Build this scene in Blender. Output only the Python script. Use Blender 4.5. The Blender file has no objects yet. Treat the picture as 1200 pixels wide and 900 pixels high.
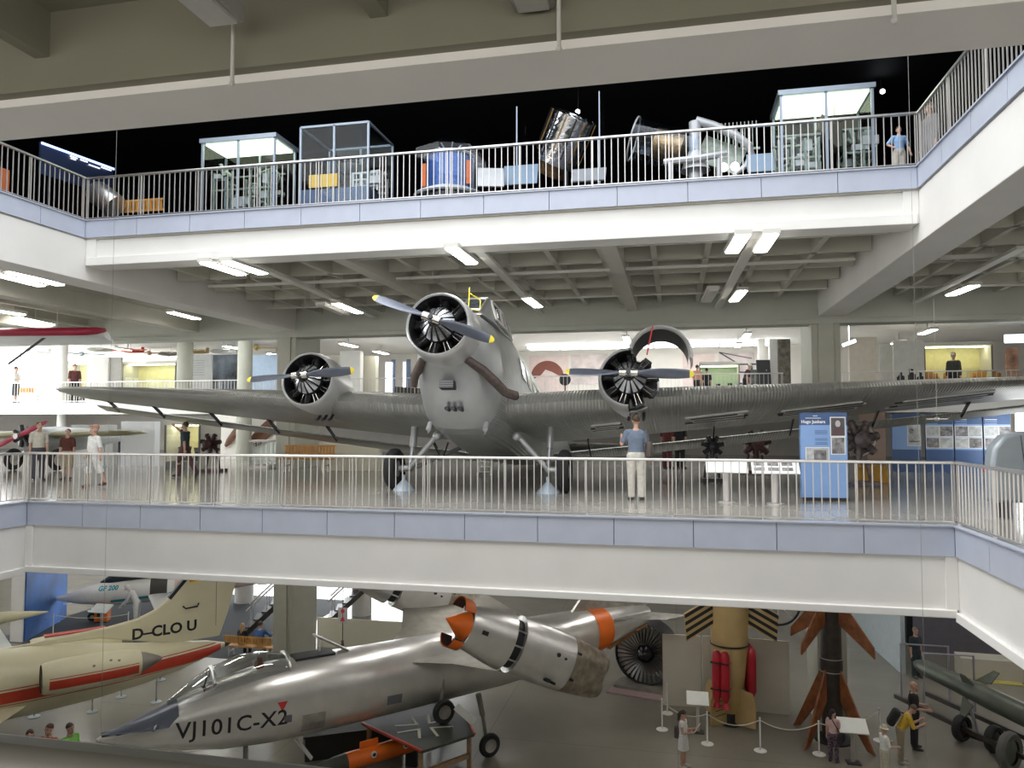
import bpy, bmesh, math, random
from math import sin, cos, pi, radians as R, sqrt, atan2
from mathutils import Vector as V, Matrix as Mx, Euler
from mathutils.bvhtree import BVHTree
random.seed(7)
S = bpy.context.scene
COL = S.collection

# ------------------------------------------------------------------ camera model (also used to turn a pixel into a point)
PSI, TH, FOC, EYE = R(12.16), R(2.86), 882.0, 1.6
def ray(u, v):
    a = (u-600)/FOC; b = (450-v)/FOC; f = cos(TH)-sin(TH)*b
    return V((cos(PSI)*a-sin(PSI)*f, sin(PSI)*a+cos(PSI)*f, sin(TH)+cos(TH)*b))
def atY(u, v, y):
    d = ray(u, v); t = y/d.y; return V((d.x*t, y, EYE+d.z*t))
def atZ(u, v, z):
    d = ray(u, v); t = (z-EYE)/d.z; return V((d.x*t, d.y*t, z))
def atX(u, v, x):
    d = ray(u, v); t = x/d.x; return V((x, d.y*t, EYE+d.z*t))

# ------------------------------------------------------------------ materials
MATS = {}
def mat(name, col, rough=.5, metal=0., var=.06, scale=5., bump=0., bscale=40., emit=None, estr=0., spec=.5, coat=0.):
    if name in MATS: return MATS[name]
    m = bpy.data.materials.new(name); m.use_nodes = True
    nt = m.node_tree; N = nt.nodes; L = nt.links
    b = N['Principled BSDF']
    c = (col[0], col[1], col[2], 1)
    b.inputs['Base Color'].default_value = c
    b.inputs['Roughness'].default_value = rough
    b.inputs['Metallic'].default_value = metal
    b.inputs['Specular IOR Level'].default_value = spec
    b.inputs['Coat Weight'].default_value = coat
    if var > 0 or bump > 0:
        tc = N.new('ShaderNodeTexCoord')
    if var > 0:
        nz = N.new('ShaderNodeTexNoise'); nz.inputs['Scale'].default_value = scale; nz.inputs['Detail'].default_value = 5
        L.new(tc.outputs['Object'], nz.inputs['Vector'])
        rp = N.new('ShaderNodeValToRGB')
        e = rp.color_ramp.elements
        e[0].position = .3; e[1].position = .7
        e[0].color = tuple(max(0, x*(1-var)) for x in col)+(1,); e[1].color = tuple(min(1, x*(1+var)) for x in col)+(1,)
        L.new(nz.outputs['Fac'], rp.inputs['Fac']); L.new(rp.outputs['Color'], b.inputs['Base Color'])
    if bump > 0:
        n2 = N.new('ShaderNodeTexNoise'); n2.inputs['Scale'].default_value = bscale
        L.new(tc.outputs['Object'], n2.inputs['Vector'])
        bp = N.new('ShaderNodeBump'); bp.inputs['Strength'].default_value = bump; bp.inputs['Distance'].default_value = .02
        L.new(n2.outputs['Fac'], bp.inputs['Height']); L.new(bp.outputs['Normal'], b.inputs['Normal'])
    if emit:
        b.inputs['Emission Color'].default_value = (*emit, 1); b.inputs['Emission Strength'].default_value = estr
    MATS[name] = m
    return m
def corrugated(name, col, axis=0, pitch=.05, rough=.42, metal=.7, depth=.012):
    m = mat(name, col, rough, metal, .09, 2.5)
    nt = m.node_tree; N = nt.nodes; L = nt.links; b = N['Principled BSDF']
    tc = N.new('ShaderNodeTexCoord'); w = N.new('ShaderNodeTexWave'); w.wave_profile = 'SIN'
    w.bands_direction = 'XYZ'[axis]; w.inputs['Scale'].default_value = 2*pi/(20*pitch); w.inputs['Distortion'].default_value = 0
    L.new(tc.outputs['Object'], w.inputs['Vector'])
    bp = N.new('ShaderNodeBump'); bp.inputs['Strength'].default_value = .8; bp.inputs['Distance'].default_value = depth
    L.new(w.outputs['Fac'], bp.inputs['Height']); L.new(bp.outputs['Normal'], b.inputs['Normal'])
    return m
def glassm(name, tint=(.8, .9, .95), refl=.12, rough=.03, edge=.6):
    if name in MATS: return MATS[name]
    m = bpy.data.materials.new(name); m.use_nodes = True
    nt = m.node_tree; N = nt.nodes; L = nt.links; N.remove(N['Principled BSDF'])
    t = N.new('ShaderNodeBsdfTransparent'); t.inputs['Color'].default_value = (*tint, 1)
    g = N.new('ShaderNodeBsdfGlossy'); g.inputs['Roughness'].default_value = rough
    lw = N.new('ShaderNodeLayerWeight'); lw.inputs['Blend'].default_value = .25
    ml = N.new('ShaderNodeMath'); ml.operation = 'MULTIPLY_ADD'; ml.inputs[1].default_value = edge; ml.inputs[2].default_value = refl
    L.new(lw.outputs['Facing'], ml.inputs[0])
    mx = N.new('ShaderNodeMixShader'); L.new(ml.outputs[0], mx.inputs['Fac'])
    L.new(t.outputs[0], mx.inputs[1]); L.new(g.outputs[0], mx.inputs[2])
    L.new(mx.outputs[0], N['Material Output'].inputs['Surface'])
    MATS[name] = m
    return m
def emis(name, col, s):
    return mat(name, (.8, .8, .8), .5, 0, 0, emit=col, estr=s)

# ------------------------------------------------------------------ mesh builder
def frame(d, up=V((0, 0, 1))):
    z = V(d).normalized()
    if abs(z.dot(up)) > .98: up = V((0, 1, 0))
    x = up.cross(z).normalized(); y = z.cross(x)
    return Mx((x, y, z)).transposed()
def xf(loc=(0, 0, 0), rot=(0, 0, 0), sc=(1, 1, 1)):
    return Mx.LocRotScale(V(loc), Euler(rot), V(sc))
class MB:
    def __init__(s): s.v = []; s.f = []; s.m = []
    def add(s, vs, fs, mi=0, M=None):
        o = len(s.v)
        s.v += [(M @ V(p)) if M else V(p) for p in vs]
        for f in fs: s.f.append(tuple(i+o for i in f)); s.m.append(mi)
        return s
    def box(s, c, d, mi=0, rot=None, M=None):
        x, y, z = d[0]/2, d[1]/2, d[2]/2
        vs = [(-x,-y,-z),(x,-y,-z),(x,y,-z),(-x,y,-z),(-x,-y,z),(x,-y,z),(x,y,z),(-x,y,z)]
        T = Mx.Translation(V(c))
        if rot: T = T @ Euler(rot).to_matrix().to_4x4()
        if M: T = M @ T
        return s.add(vs, [(0,3,2,1),(4,5,6,7),(0,1,5,4),(1,2,6,5),(2,3,7,6),(3,0,4,7)], mi, T)
    def b2(s, p, q, mi=0):
        return s.box([(a+b)/2 for a, b in zip(p, q)], [abs(b-a) for a, b in zip(p, q)], mi)
    def bar(s, p, q, w, h, mi=0):
        p = V(p); q = V(q); F = frame(q-p).to_4x4(); l = (q-p).length
        return s.box((0, 0, l/2), (w, h, l), mi, M=Mx.Translation(p) @ F)
    def cyl(s, p, q, r, r2=None, n=12, mi=0):
        return s.tube([p, q], [r, r if r2 is None else r2], n, mi)
    def tube(s, pts, r, n=8, mi=0, cap=True):
        pts = [V(p) for p in pts]; k = len(pts)
        rs = r if isinstance(r, (list, tuple)) else [r]*k
        vs = []; up = V((0, 0, 1))
        for i, p in enumerate(pts):
            d = pts[min(i+1, k-1)]-pts[max(i-1, 0)]
            F = frame(d, up)
            for j in range(n):
                a = 2*pi*j/n
                vs.append(p + F @ V((cos(a)*rs[i], sin(a)*rs[i], 0)))
        fs = [(i*n+j, i*n+(j+1) % n, (i+1)*n+(j+1) % n, (i+1)*n+j) for i in range(k-1) for j in range(n)]
        if cap: fs += [tuple(range(n))[::-1], tuple((k-1)*n+j for j in range(n))]
        return s.add(vs, fs, mi)
    def lathe(s, prof, M=None, n=24, mi=0, a0=0., a1=2*pi, mis=None):
        full = abs(a1-a0-2*pi) < 1e-6; m = n if full else n+1
        vs = [(r*cos(a0+(a1-a0)*j/n), r*sin(a0+(a1-a0)*j/n), z) for r, z in prof for j in range(m)]
        k = len(prof)
        for i in range(k-1):
            fs = [(i*m+j, i*m+(j+1) % m, (i+1)*m+(j+1) % m, (i+1)*m+j) for j in range(n)]
            if i == 0: o = len(s.v); s.add(vs, [], 0, M)
            for f in fs: s.f.append(tuple(t+o for t in f)); s.m.append(mis[i] if mis else mi)
        return s
    def sph(s, c, r, n=10, mi=0, M=None):
        r = (r, r, r) if isinstance(r, (int, float)) else r
        T = Mx.Translation(V(c))
        if M: T = T @ M
        T = T @ Mx.Diagonal((*r, 1))
        prof = [(max(sin(pi*i/n), .002), -cos(pi*i/n)) for i in range(n+1)]
        return s.lathe(prof, T, max(8, int(n*1.6)), mi)
    def prism(s, poly, h0, h1, M=None, mi=0):
        n = len(poly)
        vs = [(x, y, h0) for x, y in poly]+[(x, y, h1) for x, y in poly]
        fs = [tuple(range(n))[::-1], tuple(range(n, 2*n))]+[(i, (i+1) % n, n+(i+1) % n, n+i) for i in range(n)]
        return s.add(vs, fs, mi, M)
    def loft(s, secs, mi=0, cap=True, closed=True, M=None):
        n = len(secs[0]); k = len(secs); vs = [p for c in secs for p in c]
        jn = n if closed else n-1
        fs = [(i*n+j, i*n+(j+1) % n, (i+1)*n+(j+1) % n, (i+1)*n+j) for i in range(k-1) for j in range(jn)]
        if cap and closed: fs += [tuple(range(n))[::-1], tuple((k-1)*n+j for j in range(n))]
        return s.add(vs, fs, mi, M)
    def quad(s, *p, mi=0): return s.add(p, [tuple(range(len(p)))], mi)
    def build(s, name, mats, parent=None, loc=None, rot=None, smooth=38, bevel=0, fix=True):
        me = bpy.data.meshes.new(name)
        me.from_pydata([tuple(p) for p in s.v], [], s.f)
        mats = mats if isinstance(mats, (list, tuple)) else [mats]
        for m in mats: me.materials.append(m)
        me.polygons.foreach_set('material_index', s.m)
        if fix:
            b = bmesh.new(); b.from_mesh(me); bmesh.ops.recalc_face_normals(b, faces=b.faces); b.to_mesh(me); b.free()
        if smooth:
            me.shade_smooth(); me.set_sharp_from_angle(angle=R(smooth))
        o = bpy.data.objects.new(name, me); COL.objects.link(o)
        if parent: o.parent = parent
        if loc: o.location = loc
        if rot: o.rotation_euler = rot
        if bevel:
            md = o.modifiers.new('bevel', 'BEVEL'); md.width = bevel; md.segments = 2; md.limit_method = 'ANGLE'; md.angle_limit = R(50)
        return o
def tag(o, label=None, cat=None, group=None, kind=None):
    if label: o['label'] = label
    if cat: o['category'] = cat
    if group: o['group'] = group
    if kind: o['kind'] = kind
    return o
def thing(name, label, cat, loc=(0, 0, 0), rz=0., group=None, rot=None):
    o = bpy.data.objects.new(name, None); COL.objects.link(o); o.empty_display_size = .2
    o.location = loc; o.rotation_euler = rot or (0, 0, rz)
    return tag(o, label, cat, group)
def struct(o): o['kind'] = 'structure'; return o
def dup(root, loc=None, rz=None, label=None):
    def cp(o, par):
        c = o.copy(); COL.objects.link(c); c.parent = par
        for ch in o.children: cp(ch, c)
        return c
    r = cp(root, None)
    if loc is not None: r.location = loc
    if rz is not None: r.rotation_euler.z = rz
    if label: r['label'] = label
    return r
def text_mesh(txt, size, shear=0., bold=.0, space=1.):
    c = bpy.data.curves.new('lettering', 'FONT'); c.body = txt; c.size = size; c.shear = shear; c.offset = bold
    c.space_character = space; c.align_x = 'CENTER'; c.align_y = 'CENTER'; c.resolution_u = 3
    o = bpy.data.objects.new('lettering', c); COL.objects.link(o)
    bpy.context.view_layer.update()
    dg = bpy.context.evaluated_depsgraph_get()
    me = bpy.data.meshes.new_from_object(o.evaluated_get(dg))
    bpy.data.objects.remove(o)
    return me
def decal(name, me, m, M, parent=None, bvh=None, off=.006, sub=0):
    """flat artwork laid on a surface: M maps its plane; with bvh it is wrapped onto the surface along -Z of M"""
    b = bmesh.new(); b.from_mesh(me)
    if bvh:
        for _ in range(6):
            es = [e for e in b.edges if e.calc_length() > .07]
            if not es: break
            bmesh.ops.subdivide_edges(b, edges=es, cuts=1); bmesh.ops.triangulate(b, faces=b.faces)
    b.transform(M)
    if bvh:
        d = -(M.to_3x3() @ V((0, 0, 1))).normalized(); gone = []
        for q in b.verts:
            h = bvh.ray_cast(q.co-d*3, d)
            if h[0] is not None: q.co = h[0]-d*off
            else: gone.append(q)
        if gone: bmesh.ops.delete(b, geom=gone, context='VERTS')
    b.to_mesh(me); b.free()
    me.materials.clear(); me.materials.append(m)
    o = bpy.data.objects.new(name, me); COL.objects.link(o)
    if parent: o.parent = parent
    return o
def flat(polys):
    me = bpy.data.meshes.new('mark'); vs = []; fs = []
    for p in polys:
        fs.append(tuple(range(len(vs), len(vs)+len(p)))); vs += [(x, y, 0) for x, y in p]
    me.from_pydata(vs, [], fs); return me
def bvh_of(o):
    me = o.data
    return BVHTree.FromPolygons([v.co for v in me.vertices], [tuple(p.vertices) for p in me.polygons])
def rect(x0, y0, x1, y1): return [(x0, y0), (x1, y0), (x1, y1), (x0, y1)]
def disc(cx, cy, r, n=20): return [(cx+r*cos(2*pi*i/n), cy+r*sin(2*pi*i/n)) for i in range(n)]
def basis(o, x, y):
    """matrix with origin o, X axis along x, Y axis along y"""
    x = V(x).normalized(); y = V(y); z = x.cross(y).normalized(); y = z.cross(x)
    M = Mx((x, y, z)).transposed().to_4x4(); M.translation = V(o); return M

# ------------------------------------------------------------------ camera, world
cam = bpy.data.cameras.new('camera'); co = bpy.data.objects.new('camera', cam); COL.objects.link(co)
co.location = (0, 0, EYE); co.rotation_euler = (pi/2+TH, 0, PSI)
cam.sensor_width = 36; cam.lens = 36*FOC/1200; cam.clip_start = .05; cam.clip_end = 400
S.camera = co
S.view_settings.view_transform = 'Standard'; S.view_settings.look = 'None'
S.view_settings.gamma = 1; S.view_settings.use_curve_mapping = False
S.view_settings.exposure = 0.2
w = bpy.data.worlds.new('world'); S.world = w; w.use_nodes = True
bg = w.node_tree.nodes['Background']; bg.inputs['Color'].default_value = (.93, .96, 1.0, 1); bg.inputs['Strength'].default_value = 1.6

# common materials
white = mat('white_paint', (.74, .73, .70), .55, 0, .03, 1.5)
beamw = mat('beam_paint', (.70, .685, .655), .6, 0, .035, 1.2)
taupe = mat('concrete_paint', (.50, .485, .42), .75, 0, .05, 1.5)
colm = mat('column_paint', (.42, .42, .355), .6, 0, .05, 2)
panelg = mat('fascia_panel', (.43, .465, .555), .4, 0, .04, 3)
steel = mat('brushed_steel', (.62, .61, .60), .32, .9, .05, 8)
steelp = mat('rail_paint', (.60, .575, .55), .38, .55, .04, 6)
black = mat('matt_black', (.012, .012, .014), .7, 0, .1)
rubber = mat('rubber', (.022, .022, .024), .75, 0, .15, 9)
darkm = mat('dark_metal', (.06, .06, .065), .4, .7, .15, 12)
alu = mat('bare_aluminium', (.55, .545, .53), .36, .88, .12, 3)
glass = glassm('clear_glass')
# ================================================================== SETTING
XL, XR, YM, YU = -12.6, 4.15, 12.7, 14.0
G = -7.3
TOPF = 6.0
def slab(name, p, q, m): return struct(MB().b2(p, q).build(name, m, smooth=0))
# floor materials with glossy finish and joints
def floorm(name, col, rough, joint=1.2):
    m = mat(name, col, rough, 0, .07, .8, spec=.6)
    nt = m.node_tree; N = nt.nodes; L = nt.links
    b = N['Principled BSDF']; src = b.inputs['Base Color'].links[0].from_socket
    tc = N.new('ShaderNodeTexCoord'); br = N.new('ShaderNodeTexBrick')
    br.offset = 0; br.inputs['Scale'].default_value = 1; br.inputs['Brick Width'].default_value = joint*2.2; br.inputs['Row Height'].default_value = joint*2.2
    br.inputs['Mortar Size'].default_value = .008; br.inputs['Color1'].default_value = (1, 1, 1, 1); br.inputs['Color2'].default_value = (.96, .96, .96, 1); br.inputs['Mortar'].default_value = (.6, .6, .6, 1)
    L.new(tc.outputs['Object'], br.inputs['Vector'])
    mx = N.new('ShaderNodeMix'); mx.data_type = 'RGBA'; mx.blend_type = 'MULTIPLY'; mx.inputs['Factor'].default_value = 1
    L.new(src, mx.inputs['A']); L.new(br.outputs['Color'], mx.inputs['B']); L.new(mx.outputs['Result'], b.inputs['Base Color'])
    return m
fl_mid = floorm('gallery_floor', (.36, .345, .315), .16)
fl_grd = floorm('hall_floor', (.255, .24, .20), .2, 2.4)
fl_up = mat('dark_floor', (.03, .03, .035), .5)
slab('floor', (-46, -6, G-.3), (26, 46, G), fl_grd)
slab('floor', (-46, YM+.05, -.45), (26, 46, 0), fl_mid)
slab('floor', (-46, -6, -.45), (XL-.05, YM+.05, 0), fl_mid)
slab('floor', (XR+.05, -6, -.45), (26, YM+.05, 0), fl_mid)
slab('floor', (XL-.05, -6, -.45), (XR+.05, 1.25, 0), fl_mid)
# upper floor, whose underside is the painted ceiling of the gallery below
slab('ceiling', (-46, YU+.05, 5.6), (26, 23.9, TOPF), taupe)
slab('ceiling', (-46, -6, 5.6), (XL-.05, YU+.05, TOPF), taupe)
slab('ceiling', (XR+.05, -6, 5.6), (26, YU+.05, TOPF), taupe)
slab('ceiling', (XL-.05, -6, 5.6), (XR+.05, 6.8, TOPF), mat('near_ceiling_shaded', (.27, .26, .20), .75, 0, .05, 1.5))  # darker copy of the ceiling paint, shade put into the colour
slab('ceiling', (-46, 23.9, 5.6), (26, 46, TOPF), white)
# grey fascia panels with joints and white beams round both openings
def fascia(name, p, q, nrm, z0, z1, step):
    """panels along p->q, one mesh, small gaps between them"""
    p = V((*p, 0)); q = V((*q, 0)); d = (q-p); l = d.length; d.normalize(); n = V((*nrm, 0))
    mb = MB(); k = max(1, round(l/step)); a = atan2(d.y, d.x)
    for i in range(k):
        c = p+d*(l*(i+.5)/k)-n*.03
        mb.box((c.x, c.y, (z0+z1)/2), (l/k-.012, .06, z1-z0), rot=(0, 0, a))
    mb.box(((p.x+q.x)/2-n.x*.05, (p.y+q.y)/2-n.y*.05, (z0+z1)/2), (l, .05, z1-z0-.02), rot=(0, 0, a), mi=1)
    mb.box(((p.x+q.x)/2-n.x*.02, (p.y+q.y)/2-n.y*.02, z1+.012), (l, .1, .024), rot=(0, 0, a), mi=0)
    return struct(mb.build(name, [panelg, darkm], smooth=0))
fascia('trim_1', (XL, YM), (XR, YM), (0, -1), -.45, 0, 1.3)
fascia('trim_2', (XL, 1.2), (XL, YM), (1, 0), -.45, 0, 1.3)
fascia('trim_3', (XR, YM), (XR, 1.2), (-1, 0), -.45, 0, 1.3)
fascia('trim_4', (XL, YU), (XR, YU), (0, -1), 5.63, TOPF, 1.3)
fascia('trim_5', (XL, 6.8), (XL, YU), (1, 0), 5.63, TOPF, 1.3)
fascia('trim_6', (XR, YU), (XR, 6.8), (-1, 0), 5.63, TOPF, 1.3)
def beam(name, p, q, lip=None, m=beamw):
    mb = MB().b2(p, q)
    if lip: mb.b2(*lip)
    return struct(mb.build(name, m, smooth=0, bevel=.012))
# lower opening: deep white beams
beam('trim_7', (XL-.8, YM+.04, -1.35), (XR+.8, YM+.75, -.45), ((XL, YM-.03, -1.37), (XR, YM+.1, -1.25)))
beam('trim_8', (XL-.8, -6, -1.40), (XL-.04, YM+.06, -.45), ((XL-.1, -6, -1.42), (XL+.03, YM-.03, -1.28)))
beam('trim_9', (XR+.04, -6, -1.40), (XR+.8, YM+.06, -.45), ((XR-.03, -6, -1.42), (XR+.1, YM-.03, -1.28)))
# upper opening
beam('trim_10', (XL, YU+.1, 5.03), (XR, YU+.55, 5.6), ((XL, YU+.03, 5.015), (XR, YU+.6, 5.2)), white)
beam('trim_11', (XL-.8, 2, 4.7), (XL-.03, 23.5, 5.6))
beam('trim_12', (XR+.03, 2, 4.7), (XR+.8, 23.5, 5.6))
beam('trim_13', (-46, 23.5, 4.5), (26, 24.1, 5.6), ((-46, 23.45, 4.48), (26, 24.15, 4.62)), mat('beam_grey', (.44, .45, .40), .65, 0, .04, 1.5))
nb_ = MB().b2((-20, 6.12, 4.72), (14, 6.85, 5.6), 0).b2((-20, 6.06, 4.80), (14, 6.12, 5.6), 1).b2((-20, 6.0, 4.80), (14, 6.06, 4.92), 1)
struct(nb_.build('trim_14', [mat('beam_lit_beige', (.88, .85, .81), .65, 0, .03, 1), mat('beam_shaded_olive', (.235, .222, .165), .7, 0, .04, 1)], smooth=0))  # underside colour lightened and inner face darkened to carry light and shade
mb = MB(); mb.b2((XR-.22, YU+.06, 5.03), (XR+.03, YU+.5, 5.62)); mb.b2((XL-.03, YU+.06, 5.03), (XL+.22, YU+.5, 5.62)); struct(mb.build('trim_15', white, smooth=0, bevel=.01))
mb = MB(); mb.b2((XR-.14, YM+.01, -1.26), (XR+.04, YM+.1, -.45)); mb.b2((XL-.04, YM+.01, -1.26), (XL+.14, YM+.1, -.45)); struct(mb.build('trim_16', beamw, smooth=0, bevel=.01))
# coffered ceiling below the upper floor: deep ribs along Y, shallower ones along X
mb = MB()
xs = [XL+.9+i*1.13 for i in range(14)]
for i, x in enumerate(xs): mb.b2((x-.06, YU+.55, 5.25), (x+.06, 23.5, 5.6))
for y in [15.6, 17.2, 18.8, 20.4, 22.0]: mb.b2((XL, y-.06, 5.25), (XR, y+.06, 5.6))
for x in (atZ(392, 302, 5.03).x, atZ(713, 290, 5.03).x): mb.b2((x-.16, YU+.5, 5.03), (x+.16, 23.5, 5.6))
struct(mb.build('trim_17', taupe, smooth=0))
mb = MB()
for x in [6.3+i*1.3 for i in range(14)]: mb.b2((x-.06, -4, 5.25), (x+.06, 23.5, 5.6))
for y in [6+1.6*i for i in range(11)]: mb.b2((XR+.8, y-.06, 5.25), (25, y+.06, 5.6))
struct(mb.build('trim_18', taupe, smooth=0))
mb = MB()
for x in [-15.0-i*1.3 for i in range(22)]: mb.b2((x-.06, -4, 5.25), (x+.06, 23.5, 5.6))
for x in (-16.6, -21.2, -26): mb.b2((x-.25, 0, 4.75), (x+.25, 23.5, 5.6))
struct(mb.build('trim_19', taupe, smooth=0))
mb = MB()
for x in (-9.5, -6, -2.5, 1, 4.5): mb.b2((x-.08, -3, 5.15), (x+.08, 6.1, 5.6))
struct(mb.build('trim_20', MATS['near_ceiling_shaded'], smooth=0))
# columns
def column(x0, x1, y0, y1, z0, z1, side):
    mb = MB(); mb.b2((x0, y0, z0), (x1, y1, z1))
    mb.b2((x0+.18, y0-.05, z0), (x1-.18, y0, z1)); return struct(mb.build('column', colm, smooth=0, bevel=.015))
for z0, z1 in ((G, -.45), (0, 4.6)):
    column(-13.32, -12.62, 23.5, 25.3, z0, z1, 1); column(3.98, 4.78, 23.5, 25.4, z0, z1, -1)
def rcol(p, r, z0, z1, m=None):
    return struct(MB().cyl((p.x, p.y, z0), (p.x, p.y, z1), r, n=24).build('column', m or white))
rcol(atY(213, 600, 31.2), .36, 2.5, 5.6, colm); rcol(atY(69, 600, 31.2), .2, -.0, 5.6)
rcol(atY(284, 600, 28.2), .3, 0, 5.6, colm)
rcol(atY(286, 700, 34.0), .45, G, -.4, white); rcol(atY(424, 700, 33.0), .45, G, -.4, white)
# outer walls
wallw = mat('wall_plaster', (.72, .69, .64), .8, 0, .04, 1.5)
slab('wall_back', (-46, 42, 0), (26, 42.4, 5.6), wallw)
slab('wall_back', (-46, 44, G), (26, 44.4, -.4), wallw)
slab('wall_right', (24, -6, 0), (24.4, 42, 5.6), wallw)
slab('wall_right', (24, -6, G), (24.4, 44, -.4), wallw)
# mezzanine at the back of the middle gallery
slab('floor', (-46, 30.5, 1.95), (26, 42, 2.5), white)
slab('wall_back', (-46, 37.5, 0), (26, 37.7, 1.95), wallw)
# dark hall of the upper level
slab('wall_back', (-46, 27.5, TOPF), (26, 27.8, 12.5), black)
slab('ceiling', (-46, YU+.4, 9.8), (26, 27.5, 10.0), black)
slab('wall_left', (-30, 5, TOPF), (-29.7, 27.5, 12.5), black)
slab('wall_right', (16, 5, TOPF), (16.3, 27.5, 12.5), black)
slab('floor', (-46, YU+.06, TOPF), (26, 27.5, TOPF+.015), fl_up)
slab('floor', (-46, 5, TOPF), (XL-.06, YU+.06, TOPF+.015), fl_up)
slab('floor', (XR+.06, 5, TOPF), (26, YU+.06, TOPF+.015), fl_up)
slab('ceiling', (-46, -6, 10), (XL-.3, YU+.4, 10.2), black)
slab('ceiling', (XR+.3, -6, 10), (26, YU+.4, 10.2), black)

# ------------------------------------------------------------------ railings
def railing(label, p, q, z, h=.97, step=.125, mrail=steel, group='gallery railings', posts=1.35):
    p = V((*p, z)); q = V((*q, z)); d = q-p; l = d.length; d.normalize()
    t = thing('railing', label, 'railing', p, group=group)
    O = V((0, 0, 0)); a = atan2(d.y, d.x)
    mb = MB(); mb.box(d*l/2+V((0, 0, h)), (l, .07, .045), rot=(0, 0, a)); mb.build('handrail', mrail, t, bevel=.01)
    mb = MB(); mb.box(d*l/2+V((0, 0, .07)), (l, .04, .018), rot=(0, 0, a)); mb.build('bottom_rail', mrail, t)
    n = int(l/step); bal = None
    for i in range(n):
        c = d*(l*(i+.5)/n)
        if bal is None:
            bal = MB().box((0, 0, h/2+.03), (.015, .017, h-.1)).build('baluster', steelp, t); b = bal
            bal.rotation_euler.z = a
        else:
            b = bal.copy(); COL.objects.link(b); b.parent = t
        b.location = c
    k = max(1, round(l/posts)); pst = None
    for i in range(k+1):
        c = d*min(max(l*i/k, .03), l-.03)
        if pst is None:
            pst = MB().box((0, 0, h/2), (.016, .04, h)).build('post', steelp, t); b = pst; pst.rotation_euler.z = a
        else:
            b = pst.copy(); COL.objects.link(b); b.parent = t
        b.location = c
    return t
i = .06
railing('left half of the middle gallery railing, in front of the silver trimotor', (XL-i, YM+i), (-4.3, YM+i), 0)
railing('right half of the middle gallery railing, before the blue information stand', (-4.3, YM+i), (XR+i, YM+i), 0)
railing('short side railing of the middle gallery on the right, running towards the viewer', (XR+i, YM+i-.045), (XR+i, 6), 0)
railing('railing of the middle gallery running forward at the far left picture edge', (XL-i, YM+i-.045), (XL-i, 8), 0)
railing('left half of the upper gallery railing, before the lit glass case with tripod rods', (XL-i, YU+i), (-4.3, YU+i), TOPF)
railing('right half of the upper gallery railing, before the white dish antenna', (-4.3, YU+i), (XR+i, YU+i), TOPF)
railing('slanting upper gallery railing at the upper right, above the bright white beam', (XR+i, YU+i-.045), (XR+i, 6.9), TOPF)
railing('slanting upper gallery railing at the upper left, above the bench end', (XL-i, YU+i-.045), (XL-i, 6.9), TOPF)
near = thing('railing', 'out of focus grey handrail right in front of the viewer, bottom left corner', 'railing', (0, 0, 0), group='gallery railings')
p = atZ(0, 865, 1.02)
MB().box((-2, p.y, .92), (8, .09, .2)).build('handrail', mat('near_rail', (.17, .163, .145), .5, .3, .04, 3), near, bevel=.03)
MB().box((-2, p.y, .05), (8, .04, .03)).build('bottom_rail', steelp, near)
b0 = None
for k in range(60):
    if b0 is None: b0 = MB().box((0, p.y, .42), (.014, .03, .8)).build('baluster', steelp, near); b = b0
    else: b = b0.copy(); COL.objects.link(b); b.parent = near
    b.location = (-5.9+k*.13, 0, 0)
def mezz_rail(label, u0, u1, n=None):
    a = atZ(u0, 445, 3.5); b = atZ(u1, 445, 3.5)
    return railing(label, (a.x*30.6/a.y, 30.6), (b.x*30.6/b.y, 30.6), 2.5, step=.16, group='mezzanine railings')
mezz_rail('left mezzanine railing behind the left wing of the trimotor', -60, 322)
mezz_rail('mezzanine railing section between left column and trimotor nose', 378, 640)
mezz_rail('mezzanine railing section behind the open engine cowling', 640, 918)
mezz_rail('dark mezzanine railing at the right behind the right wing tip', 987, 1290)

slab('wall_front', (-46, -6.4, G), (26, -6, 10.2), taupe)
slab('wall_left', (-46.4, -6, G), (-46, 44, 10.2), wallw)
# ================================================================== LAMPS
bg.inputs['Strength'].default_value = 2.9
lampm = emis('lamp_tube', (1, .97, .92), 22.0)
lampf = mat('lamp_housing', (.62, .61, .56), .5, 0, .03)
def lamp(u0, v0, u1, v1, z, label, w=.24, on=True):
    a = atZ(u0, v0, z); b = atZ(u1, v1, z)
    if (b-a).length < .6: b = a+(b-a).normalized()*.6
    t = thing('ceiling_light', label, 'light', ((a.x+b.x)/2, (a.y+b.y)/2, z), atan2((b-a).y, (b-a).x), 'fluorescent ceiling lights')
    l = (b-a).length
    mb = MB(); mb.box((0, 0, .055), (l+.12, w+.06, .09)); mb.box((0, 0, (5.6-z)/2), (.03, .03, 5.6-z)); mb.build('housing', lampf, t)
    MB().box((0, 0, 0), (l, w, .03)).build('diffuser', lampm if on else lampf, t)
    return t
LZ = 4.95
lamp(240, 308, 283, 322, LZ, 'long lit ceiling lamp, left one of the pair above the left wing')
lamp(266, 307, 308, 321, LZ, 'long lit ceiling lamp, right one of the pair above the left wing')
lamp(394, 356, 421, 367, LZ, 'short lit ceiling lamp left of the raised propeller tip')
lamp(529, 291, 553, 309, LZ, 'bright ceiling lamp above the trimotor nose, just under the white beam')
lamp(617, 350, 631, 360, LZ, 'small lit ceiling lamp right of the trimotor cockpit')
lamp(871, 276, 858, 296, LZ, 'bright ceiling lamp, left one of the pair under the right end of the white beam')
lamp(904, 275, 891, 295, LZ, 'bright ceiling lamp, right one of the pair under the right end of the white beam')
lamp(870, 341, 860, 353, LZ, 'small lit ceiling lamp below the bright pair on the right')
lamp(1142, 335, 1114, 346, LZ, 'lone slanting lit lamp under the dark ceiling at the right')
lamp(1200, 370, 1165, 374, LZ, 'distant lit lamp at the right picture edge')
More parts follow.
